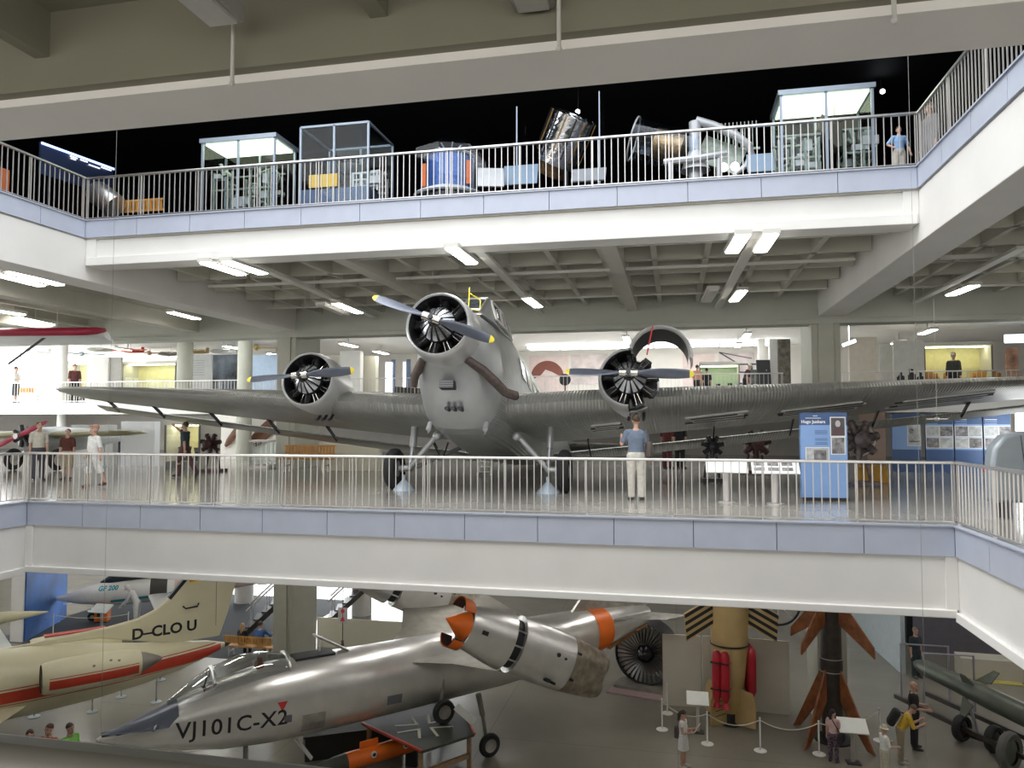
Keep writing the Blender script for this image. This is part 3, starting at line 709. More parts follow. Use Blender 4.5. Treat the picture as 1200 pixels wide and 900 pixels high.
# ================================================================== PEOPLE
skins = [mat('mannequin_white', (.75, .74, .72), .5, 0, 0), mat('skin_light', (.56, .34, .25), .5, 0, .05, 20), mat('skin_tan', (.42, .25, .18), .5, 0, .05, 20)]
def cloth(name, c, rough=.85): return mat('cloth_'+name, c, rough, 0, .10, 14, bump=.25, bscale=60)
def remesh(o, vox, it=3):
    md = o.modifiers.new('skin', 'REMESH'); md.mode = 'VOXEL'; md.voxel_size = vox; md.use_smooth_shade = True
    sm = o.modifiers.new('smooth', 'SMOOTH'); sm.factor = .5; sm.iterations = it
    dg = bpy.context.evaluated_depsgraph_get(); dg.update()
    me = bpy.data.meshes.new_from_object(o.evaluated_get(dg)); me.name = o.name
    o.modifiers.clear(); old = o.data; o.data = me
    return o
DOWN = (0, 0, -1)
def person(label, loc, rz=0., h=1.72, skin=1, shirt=None, trousers=None, shoes=None, hair=(.05, .035, .025), sleeves=.55, legs=1.0, skirt=None,
           lean=0., hp=0., hy=0., aL=((.12, 0, -1), (.05, -.12, -1)), aR=((-.12, 0, -1), (-.05, -.12, -1)), lL=((.03, 0, -1), (.0, .02, -1)), lR=((-.03, 0, -1), (0, .02, -1)),
           longhair=0., hat=None, fem=0., drop=0., group=None, name='person', cat='person', belly=0., vox=.011):
    """stands on loc facing -Y turned by rz; L is the figure's own left (+X when facing -Y)"""
    k = h/1.75
    T = Mx.Rotation(R(lean), 4, 'X')                     # lean forward (towards -Y) about the hips
    HZ = .93
    def tp(p): q = T @ V((p[0], p[1], p[2]-HZ)); return V((q.x, q.y, q.z+HZ))
    B = MB(); SH = MB(); TR = MB()
    w_ = 1-.1*fem
    secs = [(.82, .12, .095), (.92, .168, .118), (1.03, .15*w_, .105+belly*.7), (1.15, .15*w_, .108+belly), (1.28, .175*w_, .118+belly*.3), (1.38, .165*w_, .10), (1.445, .10, .075), (1.49, .052, .055), (1.53, .05, .052)]
    def ring(z, a, b, g=0.): return [tuple(tp((cos(2*pi*i/16)*(a+g), sin(2*pi*i/16)*(b+g)-(b*.25 if 1.0 < z < 1.3 else 0)*(belly*4), z))) for i in range(16)]
    B.loft([ring(*s_) for s_ in secs])
    SH.loft([ring(z, a, b, .016) for z, a, b in [(.86, .15, .11)]+secs[1:7]])
    # head
    Hc = tp((0, -.015, 1.64)); H = Mx.Translation(Hc) @ T.to_3x3().to_4x4() @ Mx.Rotation(R(hy), 4, 'Z') @ Mx.Rotation(R(-hp), 4, 'X')
    B.sph((0, 0, .02), (.077, .096, .10), 10, M=None) if False else None
    B.add(*(lambda m: (m.v, m.f))(MB().sph((0, .01, .025), (.078, .097, .098), 12).sph((0, -.02, -.045), (.058, .07, .07), 10).sph((0, -.10, -.012), (.014, .022, .024), 8).sph((0, -.083, -.085), (.026, .022, .022), 8).sph((.08, .015, -.01), (.012, .022, .032), 8).sph((-.08, .015, -.01), (.012, .022, .032), 8).sph((0, -.086, -.055), (.024, .014, .008), 8).cyl((0, .015, -.14), (0, .01, -.02), .05)), M=H)
    hands = {}
    for sx, arm in ((1, aL), (-1, aR)):
        s0 = tp((sx*.185*w_, 0, 1.405)); u = V(arm[0]).normalized(); f = V(arm[1]).normalized()
        e = s0+u*.295; wv = e+f*.255
        B.tube([tp((sx*.06, 0, 1.41)), s0, s0+u*.1, e, e+f*.08, wv], [.06, .056, .05, .04, .042, .028], 10)
        SH.tube([tp((sx*.05, 0, 1.405)), s0, s0+u*.1], [.07, .072, .068], 12)
        L_ = sleeves*.55
        pts = [s0, s0+u*min(L_, .295)]; rr = [.068, .062]
        if L_ > .295: pts += [e+f*(L_-.295)]; rr += [.045]
        SH.tube(pts, rr, 12)
        # hand: palm, four fingers, thumb
        F = frame(f, V((sx, .2, 0)) if abs(f.x) < .9 else V((0, 1, .1)))
        side, nor = F @ V((0, 1, 0)), F @ V((1, 0, 0))
        side, nor = F.col[0], F.col[1]
        B.tube([wv-f*.01, wv+f*.04, wv+f*.085], [.027, .036, .034], 10)
        for q, ln in enumerate((.062, .072, .068, .052)):
            b0 = wv+f*.075+side*(.030-.020*q); d1 = (f+nor*.25).normalized(); d2 = (f+nor*.8).normalized()
            B.tube([b0, b0+d1*ln*.55, b0+d1*ln*.55+d2*ln*.5], [.0105, .0100, .009], 6)
        b0 = wv+f*.03+side*.03; d1 = (f+side*.9).normalized(); d2 = (f+side*.3+nor*.2).normalized()
        B.tube([b0, b0+d1*.035, b0+d1*.035+d2*.035], [.013, .012, .0105], 6)
        hands[sx] = wv+f*.1
    foot = []
    for sx, leg in ((1, lL), (-1, lR)):
        h0 = V((sx*.092, 0, .90)); t_ = V(leg[0]).normalized(); g_ = V(leg[1]).normalized()
        kn = h0+t_*.40; an = kn+g_*.42
        B.tube([h0+V((0, 0, .04)), h0+t_*.12, kn, kn+g_*.12, an], [.085, .086, .058, .058, .038], 12)
        fd = V((sx*.15, -1, 0)).normalized()
        if g_.y > .5: fd = V((0, -.6, -.8))
        B.tube([an+V((0, .03, -.02)), an+fd*.06+V((0, 0, -.045)), an+fd*.17+V((0, 0, -.062))], [.04, .038, .024], 8)
        foot.append((an, fd))
        if trousers is not None:
            if legs >= .99: TR.tube([h0+V((0, 0, .05)), h0+t_*.12, kn, kn+g_*.15, an+g_*.02], [.105, .108, .08, .078, .07], 14)
            else:
                l_ = legs*.82
                TR.tube([h0+V((0, 0, .05)), h0+t_*.12, h0+t_*min(l_, .4)]+([kn+g_*(l_-.4)] if l_ > .4 else []), [.105, .115, .105]+([.095] if l_ > .4 else []), 14)
    o = B.build(name, skins[skin], smooth=0); remesh(o, vox)
    tag(o, label, cat, group)
    def child(nm, mb, m, re=True):
        c = mb.build(nm, m, o)
        if re: remesh(c, .014, 2)
        return c
    if trousers is not None:
        TR.loft([[(cos(2*pi*i/16)*a, sin(2*pi*i/16)*b, z) for i in range(16)] for z, a, b in [(.80, .15, .11), (.9, .185, .135), (.98, .178, .13+belly*.4), (1.01, .165, .12+belly*.4)]])
        child('trousers' if legs > .9 else 'shorts', TR, trousers)
    if shirt is not None: child('shirt', SH, shirt)
    if skirt is not None:
        child('skirt', MB().loft([[(cos(2*pi*i/20)*a, sin(2*pi*i/20)*b, z) for i in range(20)] for z, a, b in [(skirt[1], .2, .17), (.85, .195, .15), (.95, .185, .135), (1.04, .165, .12)]]), skirt[0])
    if shoes is not None:
        for an, fd in foot: 
            mb = MB(); mb.tube([an+V((0, .05, -.035)), an+fd*.05+V((0, 0, -.045)), an+fd*.13+V((0, 0, -.058)), an+fd*.20+V((0, 0, -.064))], [.045, .05, .044, .026], 10); child('shoe', mb, shoes, False)
    # eyes, mouth, hair
    em = mat('eye_dark', (.03, .02, .02), .2); mm = mat('lips', (.42, .17, .15), .5)
    for sx in (1, -1): MB().sph(H @ V((sx*.031, -.083, .012)), .011, 6).build('eye', em, o)
    MB().sph(H @ V((0, -.094, -.056)), (.022, .009, .005), 6).build('mouth', mm, o)
    if hair is not None:
        hm = mat('hair_%d_%d_%d' % tuple(int(c*100) for c in hair), hair, .6, 0, .2, 30)
        mb = MB(); m2 = MB()
        prof = [(.001, .112)]+[(.088*sin(a), .112*cos(a)) for a in (R(20), R(40), R(60), R(80), R(95))]+[(.080*sin(R(95)), .105*cos(R(95))), (.001, .0)]
        m2.lathe(prof, Mx.Translation((0, .018, .03)) @ Mx.Rotation(R(-22), 4, 'X') @ Mx.Diagonal((1, 1.14, 1, 1)), 20)
        if longhair: m2.tube([(0, .09, .03), (0, .115, -.06), (0, .10, -.06-longhair)], [.06, .07, .03], 10)
        mb.add(m2.v, m2.f, 0, H); mb.build('hair', hm, o)
    if hat is not None:
        m2 = MB().lathe([(.001, .15), (.06, .145), (.088, .11), (.094, .05), (.15, .03) if hat[1] else (.096, .03), (.152, .022) if hat[1] else (.094, .02), (.09, .03), (.001, .1)], Mx.Translation((0, .012, .015)) @ Mx.Rotation(R(-6), 4, 'X'), 24)
        if not hat[1]: m2.box((0, -.13, .052), (.13, .11, .012), rot=(R(10), 0, 0))
        mb = MB().add(m2.v, m2.f, 0, H); mb.build('hat' if hat[1] else 'cap', hat[0], o)
    o.scale = (k, k, k); o.location = (loc[0], loc[1], loc[2]-drop); o.rotation_euler.z = rz
    o['_h'] = 0; del o['_h']
    M_ = Mx.LocRotScale(o.location, o.rotation_euler, o.scale)
    return o, {s_: M_ @ p for s_, p in hands.items()}, M_
def hgt(u, vt, y, z0): return atY(u, vt, y).z-z0
khaki = cloth('khaki', (.42, .35, .25)); wht = cloth('white', (.80, .80, .78)); blk = cloth('black', (.02, .02, .022)); gry = cloth('grey', (.20, .22, .25))
shoeb = mat('shoe_dark', (.05, .04, .04), .5); shoew = mat('shoe_light', (.55, .53, .5), .5); sand = mat('sandal', (.16, .06, .04), .5)
brown = (.06, .035, .02); greyh = (.35, .34, .33)
WALKL = dict(lL=((.03, -.42, -1), (.0, .05, -1)), lR=((-.03, .32, -1), (0, .62, -1)))
# --- middle gallery
o, hd, Mp = person('man in a blue grey t-shirt and pale trousers seen from behind under the open engine', (atZ(746, 586, 0)[0], atZ(746, 586, 0)[1], 0), R(188), hgt(738, 487, 15.4, 0), shirt=cloth('slate', (.16, .20, .27)), trousers=cloth('stone', (.62, .59, .52)), shoes=shoeb, hair=brown,
       aR=((-.15, .02, -1), (-.1, -.3, -1)), aL=((.42, -.1, -1), (-.1, -1, .75)), sleeves=.42, hy=10)
p = Mp @ V((-.25, .12, 1.02))
t = thing('shoulder_bag', 'dark brown bag hanging from the right shoulder of the man under the engine', 'bag', p, R(188))
MB().box((0, 0, .03), (.12, .3, .34)).build('pouch', mat('bag_brown', (.09, .07, .06), .6), t, bevel=.05); MB().tube([(0, .05, .18), (.05, .0, .42), (.14, -.12, .44), (.17, -.2, .2)], .014).build('strap', mat('bag_brown', (0, 0, 0)), t)
def stand(u, vf, vt): q = atZ(u, vf, 0); return (q.x, q.y, 0), hgt(u, vt, q.y, 0)
l, h_ = stand(44, 563, 495)
person('man in a pale grey t-shirt and dark trousers looking up, leftmost of the gallery visitors', l, R(62), h_, shirt=cloth('pale', (.62, .6, .52)), trousers=cloth('dark', (.07, .07, .085)), shoes=shoeb, hair=brown, hp=28, sleeves=.5)
l, h_ = stand(78, 562, 503)
person('visitor in a dark t-shirt with a rust red chest and khaki shorts', l, R(20), h_, shirt=cloth('rust', (.10, .03, .022)), trousers=khaki, legs=.62, shoes=shoeb, hair=brown, hp=22, sleeves=.5)
l, h_ = stand(109, 571, 499)
person('stout man in a white polo shirt, white shorts and cap walking below the left wing', l, R(-18), h_, shirt=wht, trousers=wht, legs=.62, shoes=sand, hair=greyh, hat=(cloth('cap', (.5, .25, .2)), False), hp=26, sleeves=.55, belly=.05, aL=((.3, .1, -1), (.3, -.2, -1)), aR=((-.4, .15, -1), (-.35, -.15, -1)), lL=((.05, .28, -1), (.05, .45, -1)), lR=((-.03, -.25, -1), (0, .1, -1)))
l, h_ = stand(216, 559, 495)
person('man in a dark t-shirt and brown trousers striding left with one arm raised', l, R(-82), h_, shirt=cloth('navy', (.035, .05, .06)), trousers=cloth('brown', (.10, .045, .04)), legs=.99, shoes=shoeb, hair=(.03, .02, .015), hp=10, sleeves=.5, aL=((.15, .35, -1), (.1, .1, -1)), aR=((-.15, -1, .25), (-.05, -1, .75)), skin=2, **WALKL)
for u, lab in ((782, 'distant visitor in dark red seen only below the right flap, left of two'), (797, 'distant visitor in dark blue seen only below the right flap, right of two')):
    q = atZ(u, 549, 0); person(lab, (q.x, q.y, 0), R(150), 1.72, shirt=cloth('dred', (.12, .03, .03)) if u < 790 else blk, trousers=cloth('dred', (.12, .03, .03)) if u < 790 else blk, shoes=shoeb, hair=brown, vox=.016)
# --- upper gallery
q = atY(1053, 150, 14.75)
person('boy in a light blue t-shirt leaning behind the upper railing near its right corner', (q.x, q.y, TOPF+.015), R(12), q.z-TOPF, shirt=cloth('sky', (.25, .42, .68)), trousers=cloth('bone', (.5, .47, .42)), legs=.6, shoes=shoew, hair=brown, sleeves=.5, aR=((-.75, .2, -1), (.35, -.7, -.5)), aL=((.5, .1, -1), (.1, -.3, -1)), hy=-12)
q = atX(1089, 122, 4.75)
person('person in a grey striped top behind the slanting upper railing at the right', (q.x, q.y, TOPF+.015), R(-75), q.z-TOPF, shirt=cloth('strip', (.26, .26, .28)), trousers=cloth('strip', (.3, .3, .3)), shoes=shoeb, hair=(.2, .14, .1), sleeves=.9)
# --- mezzanine
def mz(u, vt, y, lab, rz, **kw):
    q = atY(u, vt, y); return person(lab, (q.x, q.y, 2.5), rz, max(1.0, q.z-2.5), shoes=shoeb, vox=.016, **kw)
mz(19, 430, 31.2, 'visitor in a white t-shirt and dark shorts on the left mezzanine', R(110), shirt=wht, trousers=cloth('navy', (.035, .05, .06)), legs=.65, hair=brown, aR=((-.2, -.3, -1), (0, -1, .1)))
mz(88, 427, 32.5, 'visitor in a maroon shirt on the mezzanine before the yellow lit case', R(60), shirt=cloth('maroon', (.12, .04, .04)), trousers=blk, hair=brown)
mz(817, 428, 31.4, 'visitor in a salmon top on the mezzanine left of the green glass case', R(150), shirt=cloth('salmon', (.55, .28, .2)), trousers=blk, hair=brown)
mz(828, 432, 31.9, 'dark haired visitor in black on the mezzanine before the green glass case', R(180), shirt=blk, trousers=blk, hair=(.03, .02, .015))
mz(873, 426, 31.4, 'visitor in a pale cap and dark top bending over the mezzanine rail', R(70), shirt=cloth('plum', (.10, .05, .06)), trousers=blk, hair=brown, hat=(wht, False), lean=18)
mz(1117, 414, 31.4, 'person with a pale hat and dark jacket at the right mezzanine railing', R(-30), shirt=cloth('coat', (.07, .07, .06)), trousers=blk, hair=brown, hat=(cloth('hat', (.7, .66, .55)), False), sleeves=1)
# --- hall below
def gd(u, vf, vt, lab, rz, **kw):
    q = atZ(u, vf, G); return person(lab, (q.x, q.y, G), rz, hgt(u, vt, q.y, G), **kw)
o, hd, Mp = gd(801, 899, 833, 'young woman in a short white dress with a dark ponytail reading a leaflet', R(70), shirt=wht, sleeves=.12, skirt=(wht, .55), hair=(.035, .022, .018), longhair=.2, fem=1, aL=((.1, -.25, -1), (-.1, -1, .35)), aR=((-.1, -.2, -1), (.1, -1, .3)), hp=-18, shoes=shoew)
q = (hd[1]+hd[-1])/2+V((.04, 0, .05))
tag(MB().box((0, 0, 0), (.012, .2, .26), rot=(0, .5, 0)).build('leaflet', mat('paper', (.78, .77, .70), .6), loc=q, rot=(0, 0, R(-20))), 'open pale leaflet held by the woman in the white dress', 'leaflet')
q = Mp @ V((-.02, .18, 1.08)); t = thing('backpack', 'small brown rucksack on the back of the woman in white', 'bag', q, R(70)); MB().box((0, 0, 0), (.24, .13, .32)).build('pouch', mat('bag_brown', (0, 0, 0)), t, bevel=.05); MB().tube([(.09, -.06, .12), (.10, -.15, .24), (.1, -.26, .22)], .014).build('strap', mat('bag_brown', (0, 0, 0)), t)
flor = mat('floral_cloth', (.12, .08, .11), .85, 0, .9, 16)
o, hd, Mp = gd(977, 893, 832, 'woman in a pink top and dark patterned trousers with a shoulder bag', R(155), shirt=cloth('pink', (.66, .44, .43)), trousers=flor, shoes=shoeb, hair=(.03, .02, .02), longhair=.15, fem=1, sleeves=.35, hy=-40)
q = Mp @ V((-.27, .05, .88)); t = thing('shoulder_bag', 'black handbag at the hip of the woman in pink', 'bag', q, R(155)); MB().box((0, 0, 0), (.13, .32, .26)).build('pouch', blk, t, bevel=.05); MB().tube([(.03, 0, .12), (.2, .13, .5), (.38, .1, .62)], .012).build('strap', blk, t)
gd(1037, 912, 851, 'elderly man in a white shirt and straw sun hat holding a brochure', R(105), shirt=wht, trousers=cloth('cream', (.6, .56, .45)), shoes=shoew, hair=greyh, hat=(cloth('straw', (.66, .6, .42)), True), aR=((-.1, -.25, -1), (0, -1, .0)), aL=((.1, -.2, -1), (0, -1, .05)), hp=-15)
o, hd, Mp = gd(1056, 893, 821, 'man in a yellow shirt bending forward with a black backpack', R(80), shirt=cloth('yellow', (.62, .40, .04)), trousers=cloth('sand', (.33, .28, .2)), shoes=shoew, hair=(.15, .1, .07), lean=28, hp=-10, aR=((-.1, -.4, -1), (0, -1, .6)), aL=((.1, -.4, -1), (0, -1, .6)))
q = Mp @ V((0, .10, 1.22)); t = thing('backpack', 'black backpack on the bent man in the yellow shirt', 'bag', q, R(80), rot=(R(28), 0, R(80))); MB().box((0, .07, 0), (.32, .2, .46)).build('pouch', blk, t, bevel=.07); MB().tube([(.1, 0, .18), (.1, -.2, .22), (.1, -.26, .05)], .016).build('strap', blk, t)
gd(1072, 877, 799, 'man dressed in black standing by the rocket trailer', R(85), shirt=blk, trousers=blk, shoes=shoeb, hair=None, aR=((-.1, -.1, -1), (0, -1, -.05)), aL=((.1, -.1, -1), (0, -1, -.05)), sleeves=.5, skin=1)
for u, vt, lab, sh, hr in ((35, 856, 'dark haired visitor at the lower left edge, leftmost of three heads', blk, (.03, .02, .02)), (58, 849, 'visitor in an orange patterned top, middle of three heads at the lower left', cloth('orange', (.55, .22, .14)), (.08, .03, .02)), (82, 848, 'bearded visitor in a bright green t-shirt at the lower left', cloth('lime', (.22, .55, .10)), (.04, .025, .02))):
    q = atZ(u, vt, G+1.70); person(lab, (q.x, q.y, G), R(80 if u > 70 else (0 if u > 50 else 40)), 1.70, shirt=sh, trousers=gry, shoes=shoeb, hair=hr, fem=1 if u == 58 else 0)
q = atZ(1069, 800, G)
person('small figure in dark overalls standing in the tubular frame of the rocket trailer', (q.x+.3, q.y+.6, G), R(30), 1.7, shirt=cloth('navy', (0, 0, 0)), trousers=cloth('navy', (0, 0, 0)), shoes=shoeb, hair=(.2, .15, .1), vox=.014)
# two visitors sitting on the bench under the stairs
SIT = dict(lL=((.08, -1, -.06), (0, .02, -1)), lR=((-.08, -1, -.06), (0, .02, -1)))
q = atZ(298, 768, G); BN = V((q.x, q.y, G))
person('visitor in a blue t-shirt sitting on the bench near the stairs', (BN.x+.3, BN.y-.1, G), R(172), 1.75, shirt=cloth('blue', (.05, .14, .36)), trousers=gry, shoes=shoeb, hair=brown, drop=.44, aR=((-.6, -.5, -.6), (-.3, -.4, .8)), **SIT)
person('dark clothed visitor with blond hair sitting left on the bench near the stairs', (BN.x-.45, BN.y-.1, G), R(180), 1.6, shirt=blk, trousers=blk, shoes=shoeb, hair=(.45, .3, .16), longhair=.2, fem=1, drop=.40, **SIT)
q = atZ(160, 734, G)
suit = cloth('suit', (.72, .72, .72))
person('white suited display mannequin in a helmet and blue vest bending beside the white light aircraft', (q.x, q.y, G), R(-75), hgt(155, 686, q.y, G)*1.08, shirt=suit, trousers=suit, shoes=mat('shoe_white', (.75, .75, .74), .4), skin=0, hair=None, hat=(mat('helmet_white', (.8, .8, .8), .25), False), lean=30, sleeves=1.0, hp=-20, aR=((-.1, -.35, -1), (0, -.5, -.5)), aL=((.1, -.35, -1), (0, -.5, -.5)), name='mannequin', cat='mannequin')
# ================================================================== GROUND HALL
def ellsec(x, hy, zt, zb, e=2., n=28, yc=0.):
    zc = (zt+zb)/2; hh = (zt-zb)/2
    return [(x, yc+hy*math.copysign(abs(cos(a))**(2/e), cos(a)), zc+hh*math.copysign(abs(sin(a))**(2/e), sin(a))) for a in (2*pi*i/n for i in range(n))]
def yfoil(y, x0, ch, z, t, n=8, camb=0):
    up = []; lo = []
    for i in range(n+1):
        s_ = (1-cos(pi*i/n))/2
        th = t*5*(.2969*sqrt(s_)-.126*s_-.3516*s_*s_+.2843*s_**3-.1015*s_**4)
        up.append((x0+ch*s_, y, z+th)); lo.append((x0+ch*s_, y, z-th))
    return up[::-1]+lo[1:-1]
# ---------------------------------------------- silver experimental jet with tilting engine pods
silver = mat('silver_skin', (.74, .73, .71), .32, .72, .10, 1.6)
silv2 = mat('silver_worn', (.50, .49, .47), .38, .85, .2, 5)
dull = mat('dull_metal', (.30, .285, .25), .5, .6, .15, 3)
orange = mat('signal_orange', (.80, .16, .015), .4, 0, .05)
ink = mat('marking_black', (.015, .015, .018), .5)
markw = mat('marking_white', (.8, .8, .76), .5)
redp = mat('stripe_red', (.52, .05, .025), .4)
A44 = R(44)
vj = thing('jet_aircraft', 'bare silver experimental jet with tilted wingtip engine pods and orange intake cone', 'airplane', (-5.77, 20.79, G), A44)
VM = xf((-5.77, 20.79, G), (0, 0, A44)); VI = VM.inverted()
sec = [(-9.15, .03, 2.02, 1.96), (-8.7, .16, 2.14, 1.78), (-8.1, .32, 2.33, 1.60), (-7.4, .50, 2.58, 1.42), (-6.6, .66, 2.84, 1.27), (-5.6, .78, 3.02, 1.20), (-4.6, .84, 3.06, 1.2), (-3, .88, 3.04, 1.25), (-1, .92, 3.04, 1.32),
       (1, .92, 3.06, 1.40), (3, .84, 3.06, 1.55), (4.5, .70, 3.04, 1.80), (5.6, .55, 3.0, 2.08), (6.6, .34, 2.9, 2.35)]
vf = MB().loft([ellsec(x, hy, zt, zb, 2.3) for x, hy, zt, zb in sec]).build('fuselage', silver, vj)
vb = bvh_of(vf)
# canopy, frame, dark anti glare panel
cs = [(-7.75, .10, 2.56, 2.30), (-7.3, .34, 2.88, 2.35), (-6.8, .46, 3.13, 2.45), (-6.2, .52, 3.30, 2.55), (-5.7, .52, 3.32, 2.6), (-5.1, .46, 3.20, 2.6)]
cg = MB().loft([ellsec(x, hy, zt, zb, 2.2, 24) for x, hy, zt, zb in cs]).build('canopy', glassm('canopy_glass', (.72, .74, .74), .16), vj)
def hoop(x, hy, zt, zb, r=.03): return MB().tube([V(p) for p in ellsec(x, hy*1.01, zt+.005, zb, 2.2, 24)[0:13]], r, 6)
for x, hy, zt, zb in (cs[2], cs[5]): hoop(x, hy, zt, zb, .045).build('canopy_frame', silv2, cg)
MB().loft([ellsec(x, hy, zt, zb, 2.2, 20) for x, hy, zt, zb in [(-7.0, .3, 2.72, 2.4), (-6.4, .42, 2.82, 2.4), (-5.4, .42, 2.86, 2.4)]]).build('cockpit_tub', ink, vj)
MB().box((-5.75, 0, 2.86), (.16, .34, .5), rot=(0, .2, 0)).box((-5.7, 0, 3.15), (.1, .2, .14)).build('ejection_seat', mat('seat_red', (.30, .10, .06), .6), vj, bevel=.03)
MB().cyl((-7.0, 0, 2.6), (-6.9, 0, 2.95), .02).build('control_stick', darkm, vj)
# anti glare panel on the nose: strip laid over the top
mb = MB(); pts = []
for x in [-9.05+.1*i for i in range(16)]:
    row = []
    for q in range(21):
        y = (-.55+q*.055)*min(1, (x+9.3)*.9)*.75
        h = vb.ray_cast(V((x, y, 5)), V((0, 0, -1)))[0]; row.append(h+V((0, 0, .04)) if h else V((x, y, 2.1)))
    pts.append(row)
mb.loft(pts, cap=False, closed=False); mb.build('anti_glare_panel', mat('glare_grey', (.10, .115, .15), .35, .2), vj)
# lettering on the near side
def side_text(par, bvh, txt, size, p, m, ang=0., shear=0, bold=.012, space=1.05, name='lettering', away=False):
    me = text_mesh(txt, size, shear, bold, space)
    M = basis(p, (cos(ang), 0, sin(ang)), (-sin(ang), 0, cos(ang)))
    if away: M = M @ Mx.Rotation(pi, 4, 'Y')
    return decal(name, me, m, M, par, bvh)
side_text(vj, vb, 'VJ101C-X2', .50, (-6.42, -2, 1.96), ink, R(-1), bold=.006)
decal('warning_triangle', flat([[(-.12, .1), (0, -.12), (.12, .1)]]), mat('warn_red', (.6, .04, .04), .5), basis((-5.35, -2, 2.22), (1, 0, 0), (0, 0, 1)), vj, vb)
decal('window_patch', flat([rect(-.09, -.09, .09, .09)]), mat('patch_grey', (.16, .17, .19), .3), basis((-5.22, -2, 1.90), (1, 0, 0), (0, 0, 1)), vj, vb)
decal('inlet_patch', flat([rect(-.2, -.12, .2, .12)]), mat('patch_grey', (0, 0, 0)), basis((-2.55, -2, 1.86), (1, 0, 0), (0, 0, 1)), vj, vb, sub=2)
decal('access_plate', flat([rect(-.28, -.22, .28, .22)]), silv2, basis((-4.6, -2, 1.70), (1, 0, 0), (0, 0, 1)), vj, vb, sub=2)
# open dorsal bay with raised hatch and mast
MB().box((-4.4, 0, 3.06), (1.0, .5, .06)).build('open_bay', ink, vj)
pa = VI @ atY(343, 724, 19.2); pb = VI @ atY(400, 768, 18.6); pb.y = 0; pb.z = 3.05; pa.y = 0.0
MB().bar(pb, pa, .34, .05).build('raised_hatch', dull, vj)
MB().cyl((-4.2, .1, 3.05), (-4.15, .1, 3.45), .02).build('hatch_stay', markw, vj)
# wings and tail
wg = MB()
for s_ in (-1, 1):
    MB().loft([yfoil(s_*.5, -2.3, 5.2, 2.66, .15), yfoil(s_*1.6, -1.3, 3.9, 2.74+(.14 if s_ > 0 else 0), .13), yfoil(s_*2.85, -.7, 2.9, 2.80+(.45 if s_ > 0 else 0), .11)]).build('wing', dull, vj)
    MB().loft([yfoil(s_*.3, 4.6, 1.9, 2.75, .07), yfoil(s_*1.9, 5.8, 1.0, 2.95, .03)]).build('tailplane', silv2, vj)
mb = MB(); mb.loft([ellsec(x, hy*1.012, zt+.008, zb-.008, 2.3) for x, hy, zt, zb in [(4.15, .735, 3.05, 1.74), (4.5, .70, 3.04, 1.80), (4.8, .655, 3.03, 1.87)]], cap=False); mb.build('orange_band', orange, vj)
mb = MB(); mb.loft([[(4.9, -.25, 1.88), (4.9, .25, 1.88), (6.6, .1, 2.32), (6.6, -.1, 2.32)], [(4.9, -.3, 1.80), (4.9, .3, 1.80), (6.6, .12, 2.26), (6.6, -.12, 2.26)]]); mb.build('belly_strake', mat('strake_ochre', (.36, .15, .03), .5), vj)
MB().loft([[(3.6, -.05, 3.0), (3.6, .05, 3.0), (6.7, .05, 2.9), (6.7, -.05, 2.9)], [(5.6, -.02, 5.2), (5.6, .02, 5.2), (7.2, .02, 5.2), (7.2, -.02, 5.2)]]).build('tail_fin', silv2, vj)
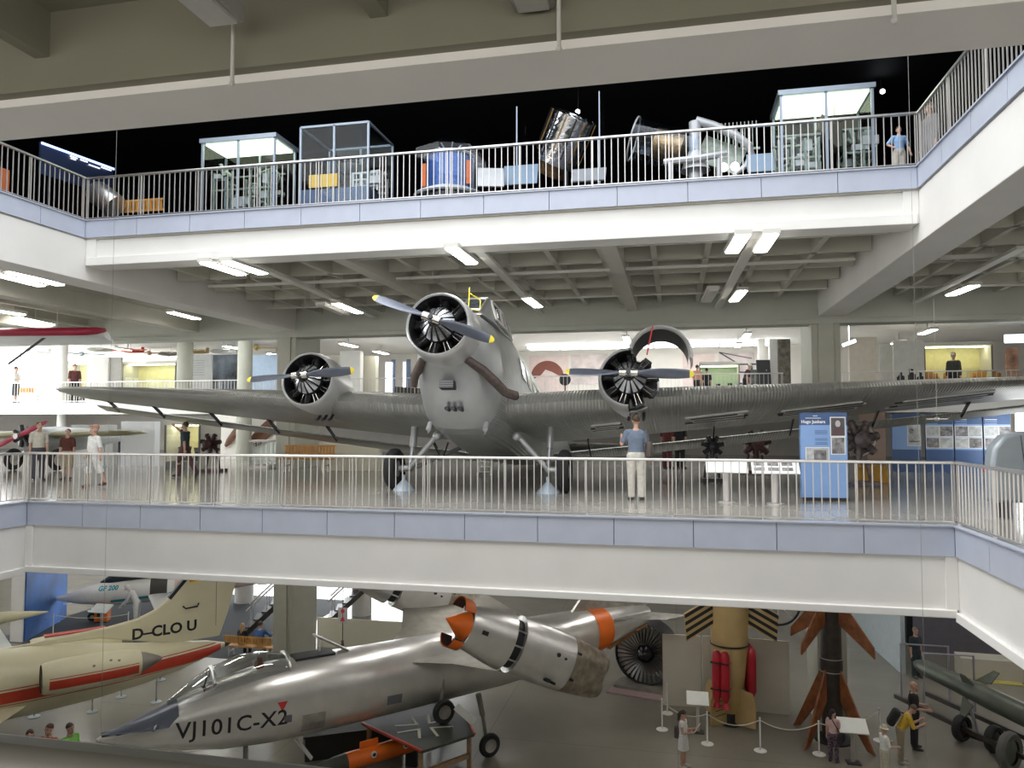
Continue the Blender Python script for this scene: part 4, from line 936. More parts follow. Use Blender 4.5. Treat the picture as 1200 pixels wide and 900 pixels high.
def pod(c, pitch, name='engine_pod'):
    p = bpy.data.objects.new(name, None); COL.objects.link(p); p.parent = vj; p.location = c; p.rotation_euler = (0, pitch, 0)
    # two engines one above the other: figure of eight section, nose towards -X
    def s8(x, hy, hz, w): # w: waist
        out = []
        for i in range(36):
            a = 2*pi*i/36; z = hz*sin(a); y = hy*cos(a); k = 1-w*max(0, cos(a)**8) ; out.append((x, y*k, z))
        return out
    front = [s8(-2.05, .36, .50, .0), s8(-1.75, .40, .56, 0), s8(-1.2, .46, .66, 0), s8(-.84, .48, .70, 0)]
    rear = [s8(-.56, .48, .70, 0), s8(.2, .49, .72, 0), s8(1.1, .46, .70, .02), s8(1.7, .42, .66, .06), s8(2.25, .38, .60, .12)]
    MB().loft(front, cap=True).build('intake_duct', silver, p); MB().loft(rear[:3], cap=True).build('pod_body', silver, p)
    MB().loft(rear[2:], cap=True).build('exhaust_shroud', mat('burnt_metal', (.36, .31, .25), .4, .8, .3, 6), p)
    MB().loft([s8(-.86, .38, .58, 0), s8(-.55, .38, .58, 0)]).build('bleed_slot', ink, p)
    for z in (-.35, 0., .35): MB().box((-.70, -.41, z), (.3, .04, .04)).build('slot_vane', silv2, p)
    # lips, dark intakes and the cone
    MB().lathe([(.001, 0), (.34, .52), (.35, .75)], basis((-2.62, 0, 0), (0, 1, 0), (0, 0, 1)), 28).build('intake_cone', orange, p)
    for s_ in (1, -1):
        A = basis((-2.1, 0, s_*.26), (0, 1, 0), (0, 0, s_)) if s_ > 0 else basis((-2.1, 0, -.26), (0, -1, 0), (0, 0, -1))
        MB().lathe([(.34, -.30), (.335, 0), (.32, .02), (.30, 0), (.30, -.30)] if s_ > 0 else [(.34, -.30), (.335, 0), (.32, .02), (.30, 0), (.30, -.3)], A if A.to_3x3().col[2].x < 0 else A, 24, a0=R(15), a1=R(165), mis=[0, 0, 1, 1]).build('intake_lip', [orange, ink], p)
    MB().loft([s8(-2.06, .32, .50, 0), s8(-2.0, .32, .5, 0)]).build('intake_throat', ink, p)
    for z in (-.29, .29): MB().lathe([(.29, 0), (.26, .16), (.25, .0), (.001, -.02)], basis((2.22, 0, z), (0, 1, 0), (0, 0, 1)) if False else Mx.Translation((2.22, 0, z)) @ Mx.Rotation(pi/2, 4, 'Y'), 20).build('exhaust_nozzle', dull, p)
    for x, z, r_ in ((.5, .15, .055), (.75, .12, .03), (.45, -.5, .05), (.65, -.52, .035), (1.15, .35, .035), (1.15, -.3, .035)):
        MB().cyl((x, -.5, z), (x, -.30, z), r_, n=10).build('port_hole', ink, p)
    MB().box((-2.0+.3, -.40, .02), (.16, .05, .1)).build('side_port', ink, p)
    return p
pc = VI @ atY(622, 762, 18.7)
pod((pc.x, pc.y, pc.z), R(25)); pod((pc.x-.5, -pc.y-.2, pc.z+.45), R(25))
# undercarriage
def gear(y, xw, ztop, label):
    c = V((xw, y, .31))
    w_ = MB().lathe([(.17, -.07), (.27, -.085), (.305, -.04), (.31, 0), (.305, .04), (.27, .085), (.17, .07)], basis(c, (1, 0, 0), (0, 0, 1)), 28).build('wheel', rubber, vj)
    MB().lathe([(.0, .06), (.12, .06), (.175, .075), (.175, -.075), (.12, -.06), (0, -.06)], basis(c, (1, 0, 0), (0, 0, 1)), 20).build('wheel_rim', silv2, w_)
    MB().cyl(c, c+V((0, .14, 0)), .045).cyl(c+V((0, .14, 0)), (xw-.10, y+.2, ztop-.55), .05).cyl((xw-.10, y+.2, ztop-.55), (xw-.2, y+.26, ztop), .075).build('gear_leg', dull, vj)
gear(-1.26, 0, 1.6, ''); gear(1.26, 0, 1.6, '')
hg = VI @ atY(520, 834, 19.2)
w_ = MB().lathe([(.17, -.07), (.27, -.085), (.305, -.04), (.31, 0), (.305, .04), (.27, .085), (.17, .07)], basis(hg, (1, 0, 0), (0, 0, 1)), 28).build('wheel', rubber, vj)
MB().lathe([(.0, .06), (.12, .06), (.175, .075), (.175, -.075), (.12, -.06), (0, -.06)], basis(hg, (1, 0, 0), (0, 0, 1)), 20).build('wheel_rim', silv2, w_)
MB().cyl(hg+V((0, .14, 0)), hg+V((.05, .16, .9)), .06).build('gear_leg', dull, vj)
hs_ = VI @ atY(545, 837, 19.1); MB().box((0, 0, 0), (.62, .02, .2), M=Mx.Translation(hs_) @ Mx.Rotation(R(-25), 4, 'Z') @ Mx.Rotation(R(42), 4, 'Y')).build('white_plate', markw, vj)
MB().cyl((-6.0, 0, .3), (-6.0, 0, 1.3), .06).build('gear_leg', dull, vj); MB().cyl((-6.0, -.08, .28), (-6.0, .08, .28), .28, n=24).build('wheel', rubber, vj)
MB().bar((-4.9, -.3, 1.22), (-4.55, -.5, .72), .16, .03).build('gear_door', silver, vj)
# hanging warning sign on a chain above the jet
q = atY(402, 700, 18.6); b_ = atY(402, 757, 18.6)
t = thing('hanging_sign', 'small grey warning sign with red dots hanging on a chain above the silver jet', 'sign', (q.x, q.y, b_.z))
MB().cyl((0, 0, .0), (0, 0, q.z-b_.z+.9), .012, n=6).build('chain', ink, t); MB().lathe([(.001, -.03), (.05, 0), (.03, .1), (.05, .13), (.001, .16)], None, 12).build('weight', ink, t)
MB().box((0, .0, .78), (.26, .015, .42)).build('plate', mat('sign_grey', (.5, .5, .5), .5), t)
decal('red_mark', flat([disc(0, .12, .055), [(-.07, -.14), (.07, -.14), (0, 0)]]), mat('warn_red', (0, 0, 0)), basis((0, -.012, .78), (1, 0, 0), (0, 0, 1)), t)
# ---------------------------------------------- cream business jet
cream = mat('cream_paint', (.70, .66, .47), .35, 0, .04, 1.5)
A50 = R(50)
tip = atZ(262, 757, -5.45)
hf = thing('business_jet', 'cream business jet with a red stripe and rear mounted engines, tail towards the centre', 'airplane', (tip.x, tip.y, G), A50)
HM = xf((tip.x, tip.y, G), (0, 0, A50)); HI = HM.inverted()
hs = [(.02, .07, 1.97, 1.82), (-.5, .28, 2.10, 1.64), (-1.3, .48, 2.22, 1.40), (-2.4, .68, 2.36, 1.20), (-3.6, .84, 2.56, 1.06), (-5.2, .94, 2.80, .98), (-8, .95, 2.93, .96), (-11, .95, 2.9, .96), (-13, .85, 2.8, 1.0), (-14.8, .5, 2.4, 1.15), (-15.8, .05, 1.8, 1.6)]
hfus = MB().loft([ellsec(x, hy, zt, zb, 2.1, 36) for x, hy, zt, zb in hs]).build('fuselage', cream, hf); hb = bvh_of(hfus)
MB().lathe([(.075, 0), (.06, .1), (.001, .2)], Mx.Translation((.02, 0, 1.9)) @ Mx.Rotation(pi/2, 4, 'Y'), 14).build('tail_light', ink, hf)
def stripe(z0, z1, x0, x1, m, nm, par=hf, bvh=hb, zf=lambda x: 0):
    n = 26; me = flat([[(x0+(x1-x0)*i/n, z0+zf(x0+(x1-x0)*i/n)), (x0+(x1-x0)*(i+1)/n, z0+zf(x0+(x1-x0)*(i+1)/n)), (x0+(x1-x0)*(i+1)/n, z1+zf(x0+(x1-x0)*(i+1)/n)), (x0+(x1-x0)*i/n, z1+zf(x0+(x1-x0)*i/n))] for i in range(n)])
    return decal(nm, me, m, basis((0, -2, 0), (1, 0, 0), (0, 0, 1)), par, bvh, .008)
zf = lambda x: 0 if x < -3 else (x+3)*.03
stripe(1.62, 1.92, -14, -.12, redp, 'red_stripe', zf=lambda x: .02*(x+3) if x > -3 else 0); stripe(1.965, 1.99, -14, -.12, redp, 'pinstripe', zf=lambda x: .02*(x+3) if x > -3 else 0); stripe(1.56, 1.58, -14, -.3, redp, 'pinstripe', zf=lambda x: .04*(x+3) if x > -3 else 0)
fin = [[(-6.0, 2.8), (-4.4, 2.9), (-3.3, 2.98), (-2.5, 3.1), (-2.0, 3.3), (-1.6, 3.6), (-.72, 4.6), (-.4, 5.0), (.65, 5.0), (.45, 4.2), (.1, 2.9), (-.15, 2.2), (-1.5, 2.2), (-3.5, 2.7)]]
fo = MB().prism(fin[0], -.07, .07, basis((0, 0, 0), (1, 0, 0), (0, 0, 1))).build('tail_fin', cream, hf, bevel=.04)
fb = bvh_of(fo)
MB().loft([[(-1.1, 3.0, 5.0), (.2, 3.0, 5.0), (.2, 3.0, 5.06), (-1.1, 3.0, 5.06)], [(-1.5, 0, 4.98), (.6, 0, 4.98), (.6, 0, 5.1), (-1.5, 0, 5.1)], [(-1.1, -3.0, 5.0), (.2, -3.0, 5.0), (.2, -3.0, 5.06), (-1.1, -3.0, 5.06)]]).build('tailplane', cream, hf)
MB().bar((-1.64, 0, 3.56), (-.70, 0, 4.64), .155, .10).build('deicing_boot', ink, hf)
side_text(hf, fb, 'D\u2013CLO U', .43, (-1.75, -2, 2.65), ink, R(0), bold=.014, space=1.0)
decal('flag_black', flat([rect(-.13, .04, .13, .1)]), ink, basis((-.95, -2, 4.02), (1, 0, 0), (0, 0, 1)), hf, fb); decal('flag_red', flat([rect(-.13, -.02, .13, .04)]), redp, basis((-.95, -2, 4.02), (1, 0, 0), (0, 0, 1)), hf, fb); decal('flag_gold', flat([rect(-.13, -.08, .13, -.02)]), yel, basis((-.95, -2, 4.02), (1, 0, 0), (0, 0, 1)), hf, fb)
MB().tube([(-1.25, -.08, 3.28), (-1.2, -.16, 3.22), (-.85, -.16, 3.24), (-.8, -.08, 3.31)], .025, 6).build('grab_handle', darkm, hf)
decal('rudder_line', flat([rect(-.0, -.75, .012, .8)]), darkm, basis((-.28, -2, 3.3), (1, 0, 0), (-.28, 0, 1)), hf, fb)
for s_ in (-1, 1):
    n_ = MB().lathe([(.30, .02), (.36, 0), (.40, .08), (.44, .5), (.44, 1.3), (.40, 1.9), (.33, 2.35), (.30, 2.35), (.28, 1.9)], Mx.Translation((-5.05, s_*1.38, 2.22)) @ Mx.Rotation(pi/2, 4, 'Y'), 32, mis=[1]+[0]*5+[1, 1]).build('engine_nacelle', [cream, ink], hf)
    MB().lathe([(.001, .35), (.30, .3)], Mx.Translation((-5.05, s_*1.38, 2.22)) @ Mx.Rotation(pi/2, 4, 'Y'), 20).build('fan_face', ink, n_)
    MB().lathe([(.30, 2.2), (.24, 2.5), (.08, 2.85), (.001, 2.95)], Mx.Translation((-5.05, s_*1.38, 2.22)) @ Mx.Rotation(pi/2, 4, 'Y'), 20).build('exhaust_plug', dull, n_)
    MB().loft([yfoil(s_*.7, -4.4, 1.7, 2.15, .1), yfoil(s_*1.1, -4.4, 1.7, 2.2, .1)]).build('engine_pylon', cream, hf)
    nb = bvh_of(n_)
    if s_ < 0:
        stripe(2.0, 2.24, -4.9, -2.78, redp, 'red_stripe', n_, nb); stripe(2.28, 2.30, -4.9, -2.78, redp, 'pinstripe', n_, nb)
        for x, z in ((-3.9, 2.45), (-3.5, 2.52), (-3.3, 2.48)): MB().box((x, -1.80, z), (.06, .02, .05)).build('rivet_plate', dull, n_)
    else: MB().box((-3.9, 1.38, 2.655), (1.6, .3, .03)).build('red_top_panel', redp, n_, bevel=.01)
bl = mat('pale_wing', (.50, .54, .52), .4, 0, .05)
tk = HI @ atZ(30, 721, -5.3); tk.x -= 1.9
MB().loft([yfoil(.7, -8.6, 3.2, 1.75, .18), yfoil(tk.y*.5, -8.6+(tk.x+8.4)*.5-.2, 2.6, 1.85, .14), yfoil(tk.y-.1, tk.x-.9, 1.9, 1.95, .09)]).build('wing', bl, hf)
MB().lathe([(.001, -2.6), (.16, -2.1), (.22, -1.2), (.24, 0), (.19, 1.1), (.09, 1.9), (.02, 2.3)], Mx.Translation((tk.x+.3, tk.y+.1, 2.0)) @ Mx.Rotation(pi/2, 4, 'Y') @ Mx.Diagonal((1, .8, 1, 1)), 24).build('tip_tank', cream, hf)
MB().loft([yfoil(-.7, -8.6, 3.4, 1.45, .18), yfoil(-3.6, -9.4, 2.6, 1.62, .14), yfoil(-7.2, -10.2, 1.9, 1.8, .09)]).build('wing', cream, hf)
MB().lathe([(.001, -2.6), (.2, -2.1), (.3, -1.2), (.32, 0), (.26, 1.1), (.12, 1.9), (.02, 2.3)], Mx.Translation((-9.3, -7.4, 1.85)) @ Mx.Rotation(pi/2, 4, 'Y'), 24).build('tip_tank', cream, hf)
for y in (-1.2, 1.2):
    w_ = MB().lathe([(.17, -.09), (.30, -.11), (.345, -.05), (.35, 0), (.345, .05), (.30, .11), (.17, .09)], basis((-7.0, y, .35), (1, 0, 0), (0, 0, 1)), 24).build('wheel', rubber, hf)
    MB().cyl((-7.0, y-.08, .35), (-7.0, y+.08, .35), .17, n=16).build('wheel_rim', silv2, w_)
    MB().cyl((-7.0, y*.9, .35), (-7.0, y*.75, 1.4), .06).build('gear_leg', silv2, hf)
w_ = MB().cyl((-13.2, -.09, .28), (-13.2, .09, .28), .28, n=22).build('wheel', rubber, hf); MB().cyl((-13.2, 0, .28), (-13.2, 0, 1.1), .05).build('gear_leg', silv2, hf)
# ---------------------------------------------- white light aircraft at the back
gfm = mat('gloss_white', (.78, .78, .76), .25, 0, .03, coat=.3); teal = mat('teal_stripe', (.02, .32, .40), .4); pinkw = mat('pinkish_white', (.66, .52, .50), .35, 0, .15, 1)
np_ = atZ(108, 728, G); A32 = R(30)
gf = thing('light_aircraft', 'glossy white light aircraft with teal stripe and pointed nose on a dark platform', 'airplane', (np_.x, np_.y, G), A32)
gs = [(-1.55, .03, 1.12, 1.08), (-1.1, .17, 1.27, .94), (-.5, .36, 1.47, .80), (.4, .52, 1.72, .70), (1.3, .62, 1.88, .66), (2.4, .64, 1.92, .70), (3.4, .55, 1.86, .78), (5.0, .40, 1.75, .95), (7.0, .20, 1.62, 1.2), (7.6, .05, 1.5, 1.35)]
gfu = MB().loft([ellsec(x, hy, zt, zb, 2.2) for x, hy, zt, zb in gs[:7]]).build('fuselage', gfm, gf); MB().loft([ellsec(x, hy, zt, zb, 2.2) for x, hy, zt, zb in gs[6:]]).build('tail_boom', pinkw, gf)
gb = bvh_of(gfu)
MB().cyl((-2.1, 0, 1.08), (-1.5, 0, 1.1), .012, .02).build('nose_probe', silv2, gf)
MB().loft([ellsec(x, hy, zt, zb, 2.2) for x, hy, zt, zb in [(.3, .1, 1.75, 1.6), (.9, .48, 2.15, 1.65), (1.7, .54, 2.3, 1.7), (2.6, .48, 2.2, 1.75), (3.2, .2, 1.95, 1.7)]]).build('canopy', mat('tinted_canopy', (.03, .04, .05), .08), gf)
side_text(gf, gb, 'GF 200', .26, (.68, -2, 1.50), teal, R(2), shear=.3)
stripe(0, .12, .8, 3.3, teal, 'teal_stripe', gf, gb, lambda x: .86+.16*(x-.8)*.5)
MB().bar((3.2, -.60, 1.1), (4.7, -.42, 1.66), .03, .16).build('teal_stripe', teal, gf)
decal('door_opening', flat([rect(-.35, -.35, .35, .35)]), mat('cabin_dark', (.06, .055, .05), .7), basis((2.75, -2, 1.48), (1, 0, 0), (0, 0, 1)), gf, gb, sub=3)
for x, y in ((0, 0), (3.0, -1.3), (3.0, 1.3)):
    w_ = MB().lathe([(.08, -.06), (.17, -.07), (.2, 0), (.17, .07), (.08, .06)], basis((x, y, .2), (1, 0, 0), (0, 0, 1)), 20).build('wheel', rubber, gf); MB().cyl((x, y-.05, .2), (x, y+.05, .2), .09, n=14).build('wheel_rim', silv2, w_)
    MB().cyl((x, y, .22), (x+.12, y*.4, .85), .04).build('gear_leg', silv2, gf)
for s_ in (-1, 1): MB().loft([yfoil(s_*.5, 2.3, 1.6, 1.1, .12), yfoil(s_*5, 3.2, .9, 1.35, .07)]).build('wing', gfm, gf)
for s_ in (-1, 1): MB().loft([yfoil(s_*.1, 6.4, 1.0, 1.5, .09), yfoil(s_*1.9, 7.0, .6, 1.55, .05)]).build('tailplane', gfm, gf)
p0, p1 = atZ(80, 735, G), atZ(205, 712, G)
slab('floor', (p0.x-1.5, np_.y-3.5, G), (p0.x+10, np_.y+6, G+.012), mat('dark_carpet', (.05, .058, .07), .75))
q = atZ(114, 731, G)
t = thing('ground_power_box', 'orange equipment box under the nose of the white light aircraft', 'box', (q.x, q.y+.3, G), R(20)); MB().box((0, 0, .42), (.55, .45, .72)).build('housing', orange, t, bevel=.02)
MB().box((-.02, -.23, .45), (.26, .02, .34)).build('opening', ink, t); MB().box((0, 0, .03), (.5, .4, .06)).build('base', ink, t)
# ---------------------------------------------- panels and partitions
def panel(label, p, q, z0, h, m, name='partition_wall', cat='partition', th=.06, group=None):
    p = V((p[0], p[1], z0)); q = V((q[0], q[1], z0)); d = q-p; t = MB().box((d.length/2, 0, h/2), (d.length, th, h)).build(name, m, loc=p, rot=(0, 0, atan2(d.y, d.x)), bevel=.006)
    return tag(t, label, cat, group)
pw = mat('panel_white', (.62, .585, .51), .6, 0, .03, 2); pw2 = mat('panel_cream', (.60, .58, .47), .6, 0, .03, 2)
skyb = mat('sky_backdrop', (.03, .13, .42), .6, 0, .55, .6)
panel('tall deep blue sky backdrop beside the white light aircraft', atZ(28, 752, G), atZ(77, 724, G), G, 3.4, skyb, 'backdrop', 'backdrop')
panel('white partition end left of the blue sky backdrop', atZ(12, 752, G), atZ(26.5, 752.6, G), G, 3.4, white)
a, b, c, d = (atZ(u, v, G) for u, v in ((777, 826), (822, 829), (838, 833), (926, 838)))
panel('low white partition panel with a handle left of the striped rocket', a, b, G, 2.2, pw); panel('low white partition panel behind the red boosters', b+V((.05, .02, 0)), c+V((.5, .3, 0)), G, 2.2, pw); panel('low white partition panel right of the striped rocket', c+V((.6, .3, 0)), d, G, 2.2, pw)
q = atY(372, 740, 28); b = atY(520, 740, 28); panel('low cream partition wall behind the silver jet cockpit', (q.x, 28), (b.x, 28), G, 1.15, pw2)
q = atZ(998, 735, G); b = atZ(1052, 790, G); panel('bluish white corridor partition wall right of the brown missile', (q.x, q.y), (b.x+.2, b.y), G, 2.6, mat('corridor_white', (.55, .64, .68), .5), th=.15)
def lectern(label, u, v, z0, h, w_, d_, m, rz=0., group='information lecterns', top=None):
    q = atZ(u, v, z0); t = thing('lectern', label, 'lectern', (q.x, q.y, z0), rz, group)
    MB().box((0, 0, .012), (.34, .3, .024)).build('base', darkm, t); MB().box((0, .03, h/2), (.09, .06, h)).build('post', steelp, t)
    p = MB().box((0, 0, h), (w_, d_, .03), rot=(R(28), 0, 0)).build('sign_board', m, t)
    return t, p
lw = mat('sign_white', (.82, .84, .80), .4, 0, .02)
lectern('white sign lectern before the striped rocket next to the woman in white', 818, 858, G, .95, .62, .5, lw)
lectern('white sign lectern before the brown finned missile', 1000, 894, G, .95, .72, .5, lw); lectern('pale sign lectern before the white light aircraft', 118, 738, G, .9, .85, .55, mat('sign_mint', (.62, .68, .66), .4))
# barrier posts and ropes
def bpost(u, v, label, m=markw):
    q = atZ(u, v, G); t = thing('barrier_post', label, 'barrier post', (q.x, q.y, G), group='rope barrier posts')
    MB().lathe([(.17, 0), (.17, .015), (.05, .035), (.001, .04)], None, 20).build('foot', m, t); MB().cyl((0, 0, .03), (0, 0, .86), .022).sph((0, 0, .87), .028, 8).build('pole', m, t)
    return V((q.x, q.y, G+.82))
def rope(a, b, label, m, sag=.22):
    pts = [a+(b-a)*(i/12)-V((0, 0, sag*4*(i/12)*(1-i/12))) for i in range(13)]; o = pts[0].copy()
    tag(MB().tube([p-o for p in pts], .014, 6).build('barrier_rope', m, loc=o), label, 'rope', 'barrier ropes')
ropem = mat('rope_cream', (.66, .62, .52), .8)
P = [bpost(782, 836, 'white barrier post nearest the fan engine, behind the front row'), bpost(776, 855, 'white barrier post at the left end of the front rope row'), bpost(829, 872, 'white barrier post just right of the woman in white'), bpost(891, 880, 'white barrier post below the cream rocket fins'), bpost(960, 884, 'white barrier post left of the woman in pink'), bpost(1031, 868, 'white barrier post behind the man in the sun hat')]
for i, lab in enumerate(['short rope at the left end of the white barrier', 'rope behind the woman in white', 'rope below the cream rocket fins', 'rope between the two rockets', 'rope before the brown finned missile']): rope(P[i], P[i+1], lab, ropem)
gp = mat('post_grey', (.34, .38, .40), .35, .6)
P = [bpost(40, 840, 'grey barrier post nearest the left picture edge under the cream jet', gp), bpost(108, 834, 'grey barrier post with a wide foot under the cream jet wing root', gp), bpost(183, 823, 'grey barrier post right of the cream jet belly', gp)]
rope(P[0], P[1], 'grey rope under the cream jet, left stretch', gp, .15); rope(P[1], P[2], 'grey rope under the cream jet, right stretch', gp, .15)
for u, v, lab in ((92, 817, 'thin grey barrier post directly under the cream jet nacelle'), (103, 815, 'second thin grey post under the cream jet nacelle'), (142, 817, 'grey barrier post under the middle of the cream jet'), (188, 797, 'grey barrier post close behind the cream jet tail'), (128, 806, 'short looking grey post far under the cream jet')): bpost(u, v, lab, gp)
P = [bpost(62, 744, 'white rope post beside the blue backdrop', markw), bpost(65, 729, 'white rope post behind the sloping rope near the backdrop', markw), bpost(38, 731, 'white rope post at the foot of the backdrop', markw), bpost(107, 716, 'white rope post at the nose of the light aircraft', markw)]
rope(P[2], P[0], 'thick sagging white rope before the blue backdrop', ropem, .35); rope(P[1], P[3], 'pale rope running along the dark platform', ropem, .2)
rope(P[0], atZ(150, 742, G)+V((0, 0, .8)), 'pale rope running behind the cream jet spine', ropem, .15)
bpost(150, 742, 'white rope post hidden behind the cream jet fin', markw)
# bench
woodo = mat('bench_wood', (.50, .24, .05), .45, 0, .25, 4)
def bench(label, p, rz, z0, L_=2.0, k=8, seat=True):
    t = thing('bench', label, 'bench', (p[0], p[1], z0), rz, 'slatted wooden benches')
    if seat: MB().box((0, -.02, .42), (L_, .42, .05)).build('seat', woodo, t, bevel=.01)
    mb = MB()
    mb.box((0, .22, .58), (L_, .03, .05)); mb.box((0, .25, .82), (L_, .03, .05))
    for i in range(k*2): mb.box((-L_/2+.06+i*(L_-.12)/(k*2-1), .235, .70), (L_/(k*2)*.72, .02, .26), rot=(-.1, 0, 0))
    mb.build('backrest', woodo, t)
    for x in (-L_/2+.2, L_/2-.2): MB().box((x, 0, .21), (.05, .4, .04)).box((x, .18, .2), (.05, .05, .4)).box((x, -.18, .2), (.05, .05, .4)).build('leg', steelp, t)
    return t
bench('slatted wooden bench with two seated visitors near the stairs', (BN.x, BN.y-.25), R(180), G)
# ---------------------------------------------- rockets
ochre = mat('rocket_ochre', (.50, .36, .16), .5, 0, .08, 2); redb = mat('booster_red', (.45, .02, .035), .35, 0, .06)
q = atZ(856, 848, G); rk = thing('rocket', 'cream yellow rocket with black striped wings and red boosters standing upright', 'rocket', (q.x, q.y, G), R(10))
MB().lathe([(.22, .35), (.34, .7), (.45, 1.5), (.54, 2.4), (.56, 3.3), (.54, 4.2), (.40, 5.2), (.16, 5.9), (.001, 6.1)], None, 40).build('body', ochre, rk)
MB().lathe([(.548, 2.32), (.556, 2.32), (.558, 2.37), (.55, 2.37)], None, 40).build('body_band', ink, rk)
def stripedwing(s_):
    M = basis((s_*.46, -.15, 0), (s_, -.12, 0), (0, 0, 1))
    poly = [(0, 2.95), (.85, 2.45), (.92, 3.25), (.0, 3.75)]
    o = MB().prism(poly, -.04, .04, M).build('wing', ochre, rk)
    for f in (.06, .32, .58, .84):
        g = f+.13
        P0 = (0, 2.95+.8*f); P1 = (.85+.07*f, 2.45+.8*f); P2 = (.85+.07*g, 2.45+.8*g); P3 = (0, 2.95+.8*g)
        for zz in (-.046, .046): MB().prism([P0, P1, P2, P3], zz-.003, zz+.003, M).build('wing_stripe', ink, o)
stripedwing(-1); stripedwing(1)
for k in range(5): pass
for (x, y) in ((-.50, -.50), (-.28, -.62), (.60, -.15), (.62, .2)):
    MB().lathe([(.001, 2.28), (.07, 2.26), (.12, 2.18), (.135, 2.05), (.135, 1.0), (.06, .82), (.12, .66), (.11, .66), (.001, .8)], Mx.Translation((x, y, 0)), 20).build('booster', redb, rk)
for z in (1.95, 1.2): MB().box((-.4, -.57, z), (.52, .30, .03), rot=(0, 0, R(-28))).build('booster_strap', ink, rk)
for a in (R(-142), R(-52), R(38), R(128)):
    M = basis((0, 0, 0), (cos(a), sin(a), 0), (0, 0, 1)); MB().prism([(.04, .02), (.88, .12), (.90, .85), (.78, 1.08), (.04, 1.12)], -.03, .03, M).build('tail_fin', ochre, rk, bevel=.01)
MB().lathe([(.3, 0), (.3, .06), (.2, .1), (.2, .36), (.001, .36)], None, 20).build('stand', darkm, rk)
for z in (.35, .5, .62, .75):
    a = R(-142); M = basis((0, 0, 0), (cos(a), sin(a), 0), (0, 0, 1)); MB().prism(rect(.25, z, .7, z+.02), .028, .034, M).prism(rect(.25, z, .7, z+.02), -.034, -.028, M).build('fin_lettering', ink, rk)
rustw = mat('missile_wood', (.22, .075, .025), .45, 0, .35, 5); gun = mat('gunmetal_brown', (.055, .045, .04), .4, .4, .2, 6)
q = atZ(976, 867, G); ms = thing('missile', 'upright dark missile with two tiers of swept brown wooden fins', 'missile', (q.x, q.y, G), R(33))
MB().lathe([(.24, 0), (.28, .1), (.28, 1.9), (.30, 1.92), (.30, 2.25), (.28, 2.27), (.28, 4.3), (.22, 5.2), (.06, 6.0), (.001, 6.05)], None, 32).build('body', gun, ms)
for z in (1.9, 2.26): MB().lathe([(.303, z), (.31, z), (.31, z+.025), (.303, z+.025)], None, 32).build('body_ring', silv2, ms)
for i in range(4):
    a = R(12+90*i)
    M = basis((0, 0, 0), (cos(a), sin(a), 0), (0, 0, 1))
    MB().prism([(.26, 2.05), (1.18, .18), (1.28, .0), (1.04, .06), (.26, 1.15)], -.035, .035, M).build('lower_fin', rustw, ms, bevel=.012)
for i in range(6 if False else 4):
    a = R(12+90*i)
    M = basis((0, 0, 0), (cos(a), sin(a), 0), (0, 0, 1)); MB().prism([(.26, 4.05), (1.30, 2.85), (1.32, 2.55), (.26, 3.25)], -.03, .03, M).build('upper_fin', rustw, ms, bevel=.012)
MB().lathe([(.5, 0), (.5, .05), (.3, .06), (.001, .06)], None, 24).build('stand', darkm, ms)
# turbofan on its stand
q = atZ(755, 806, G); fc = atY(755, 767, q.y); zc = fc.z-G
fn = thing('turbofan_engine', 'large dark turbofan engine with bare fan blades behind the silver pod', 'engine', (q.x, q.y, G), R(-14))
MB().lathe([(1.0, -.9), (1.03, -.1), (1.02, .0), (.98, .02), (.96, -.05), (.96, -.9)], basis((0, 0, zc), (1, 0, 0), (0, 0, 1)), 48).build('fan_casing', darkm, fn)
hub = MB().lathe([(.001, .12), (.2, .05), (.30, -.1), (.33, -.3), (.30, -1.5), (.001, -1.5)], basis((0, 0, zc), (1, 0, 0), (0, 0, 1)), 28).build('hub', mat('hub_dark', (.03, .025, .03), .15, .4), fn)
MB().cyl((0, .5, zc), (0, 2.2, zc), .75, .45, n=32).build('core', dull, fn)
bmat = mat('fan_blade', (.22, .21, .20), .35, .8, .1)
bm0 = None
for k in range(36):
    if bm0 is None:
        bm0 = MB().loft([[(-.03, .06, .3), (.03, .14, .3), (.03, .16, .3), (-.03, .08, .3)], [(-.055, .06, .96), (.055, .10, .96), (.055, .12, .96), (-.055, .08, .96)]]).build('fan_blade', bmat, fn, loc=(0, 0, zc)); o = bm0
    else: o = bm0.copy(); COL.objects.link(o); o.parent = fn
    o.rotation_euler = (0, 2*pi*k/36, 0)
for x in (-.7, .7): MB().bar((x, .3, 0), (x*.85, .3, zc-.7), .1, .1).build('stand_leg', dull, fn)
MB().box((0, .3, .06), (1.8, 1.6, .12)).build('stand_base', dull, fn)
MB().box((0, -.55, .02), (2.0, .9, .04)).build('plinth', mat('reflection_pink', (.36, .26, .25), .5), fn)  # thin pink slab paints the reflection on the floor before the fan
# wing panel with cross on a trestle, orange missile below
green = mat('dark_olive', (.045, .05, .04), .5, 0, .2, 4); zt = -6.25
C4 = [atZ(u, v, zt) for u, v in ((424, 847), (494, 880), (556, 860), (543, 835), (500, 818))]
o3 = C4[0].copy(); wp = thing('wing_panel', 'dark olive wing panel with black and white cross lying on a timber trestle', 'wing panel', (o3.x, o3.y, G))
zz = zt-G
MB().prism([(p.x-o3.x, p.y-o3.y) for p in C4], zz-.07, zz, None).build('skin', green, wp, bevel=.01)
for a, b in ((0, 1), (2, 3)): MB().bar(C4[a]-o3+V((0, 0, zz)), C4[b]-o3+V((0, 0, zz)), .05, .05).build('red_edge', redp, wp)
cc = atZ(497, 851, zt)-o3; cc.z = zz+.006
dx = (atZ(520, 848, zt)-atZ(475, 853, zt)).normalized(); dy = V((-dx.y, dx.x, 0))
arm = [[(-.11, .11), (.11, .11), (.17, .62), (-.17, .62)]]
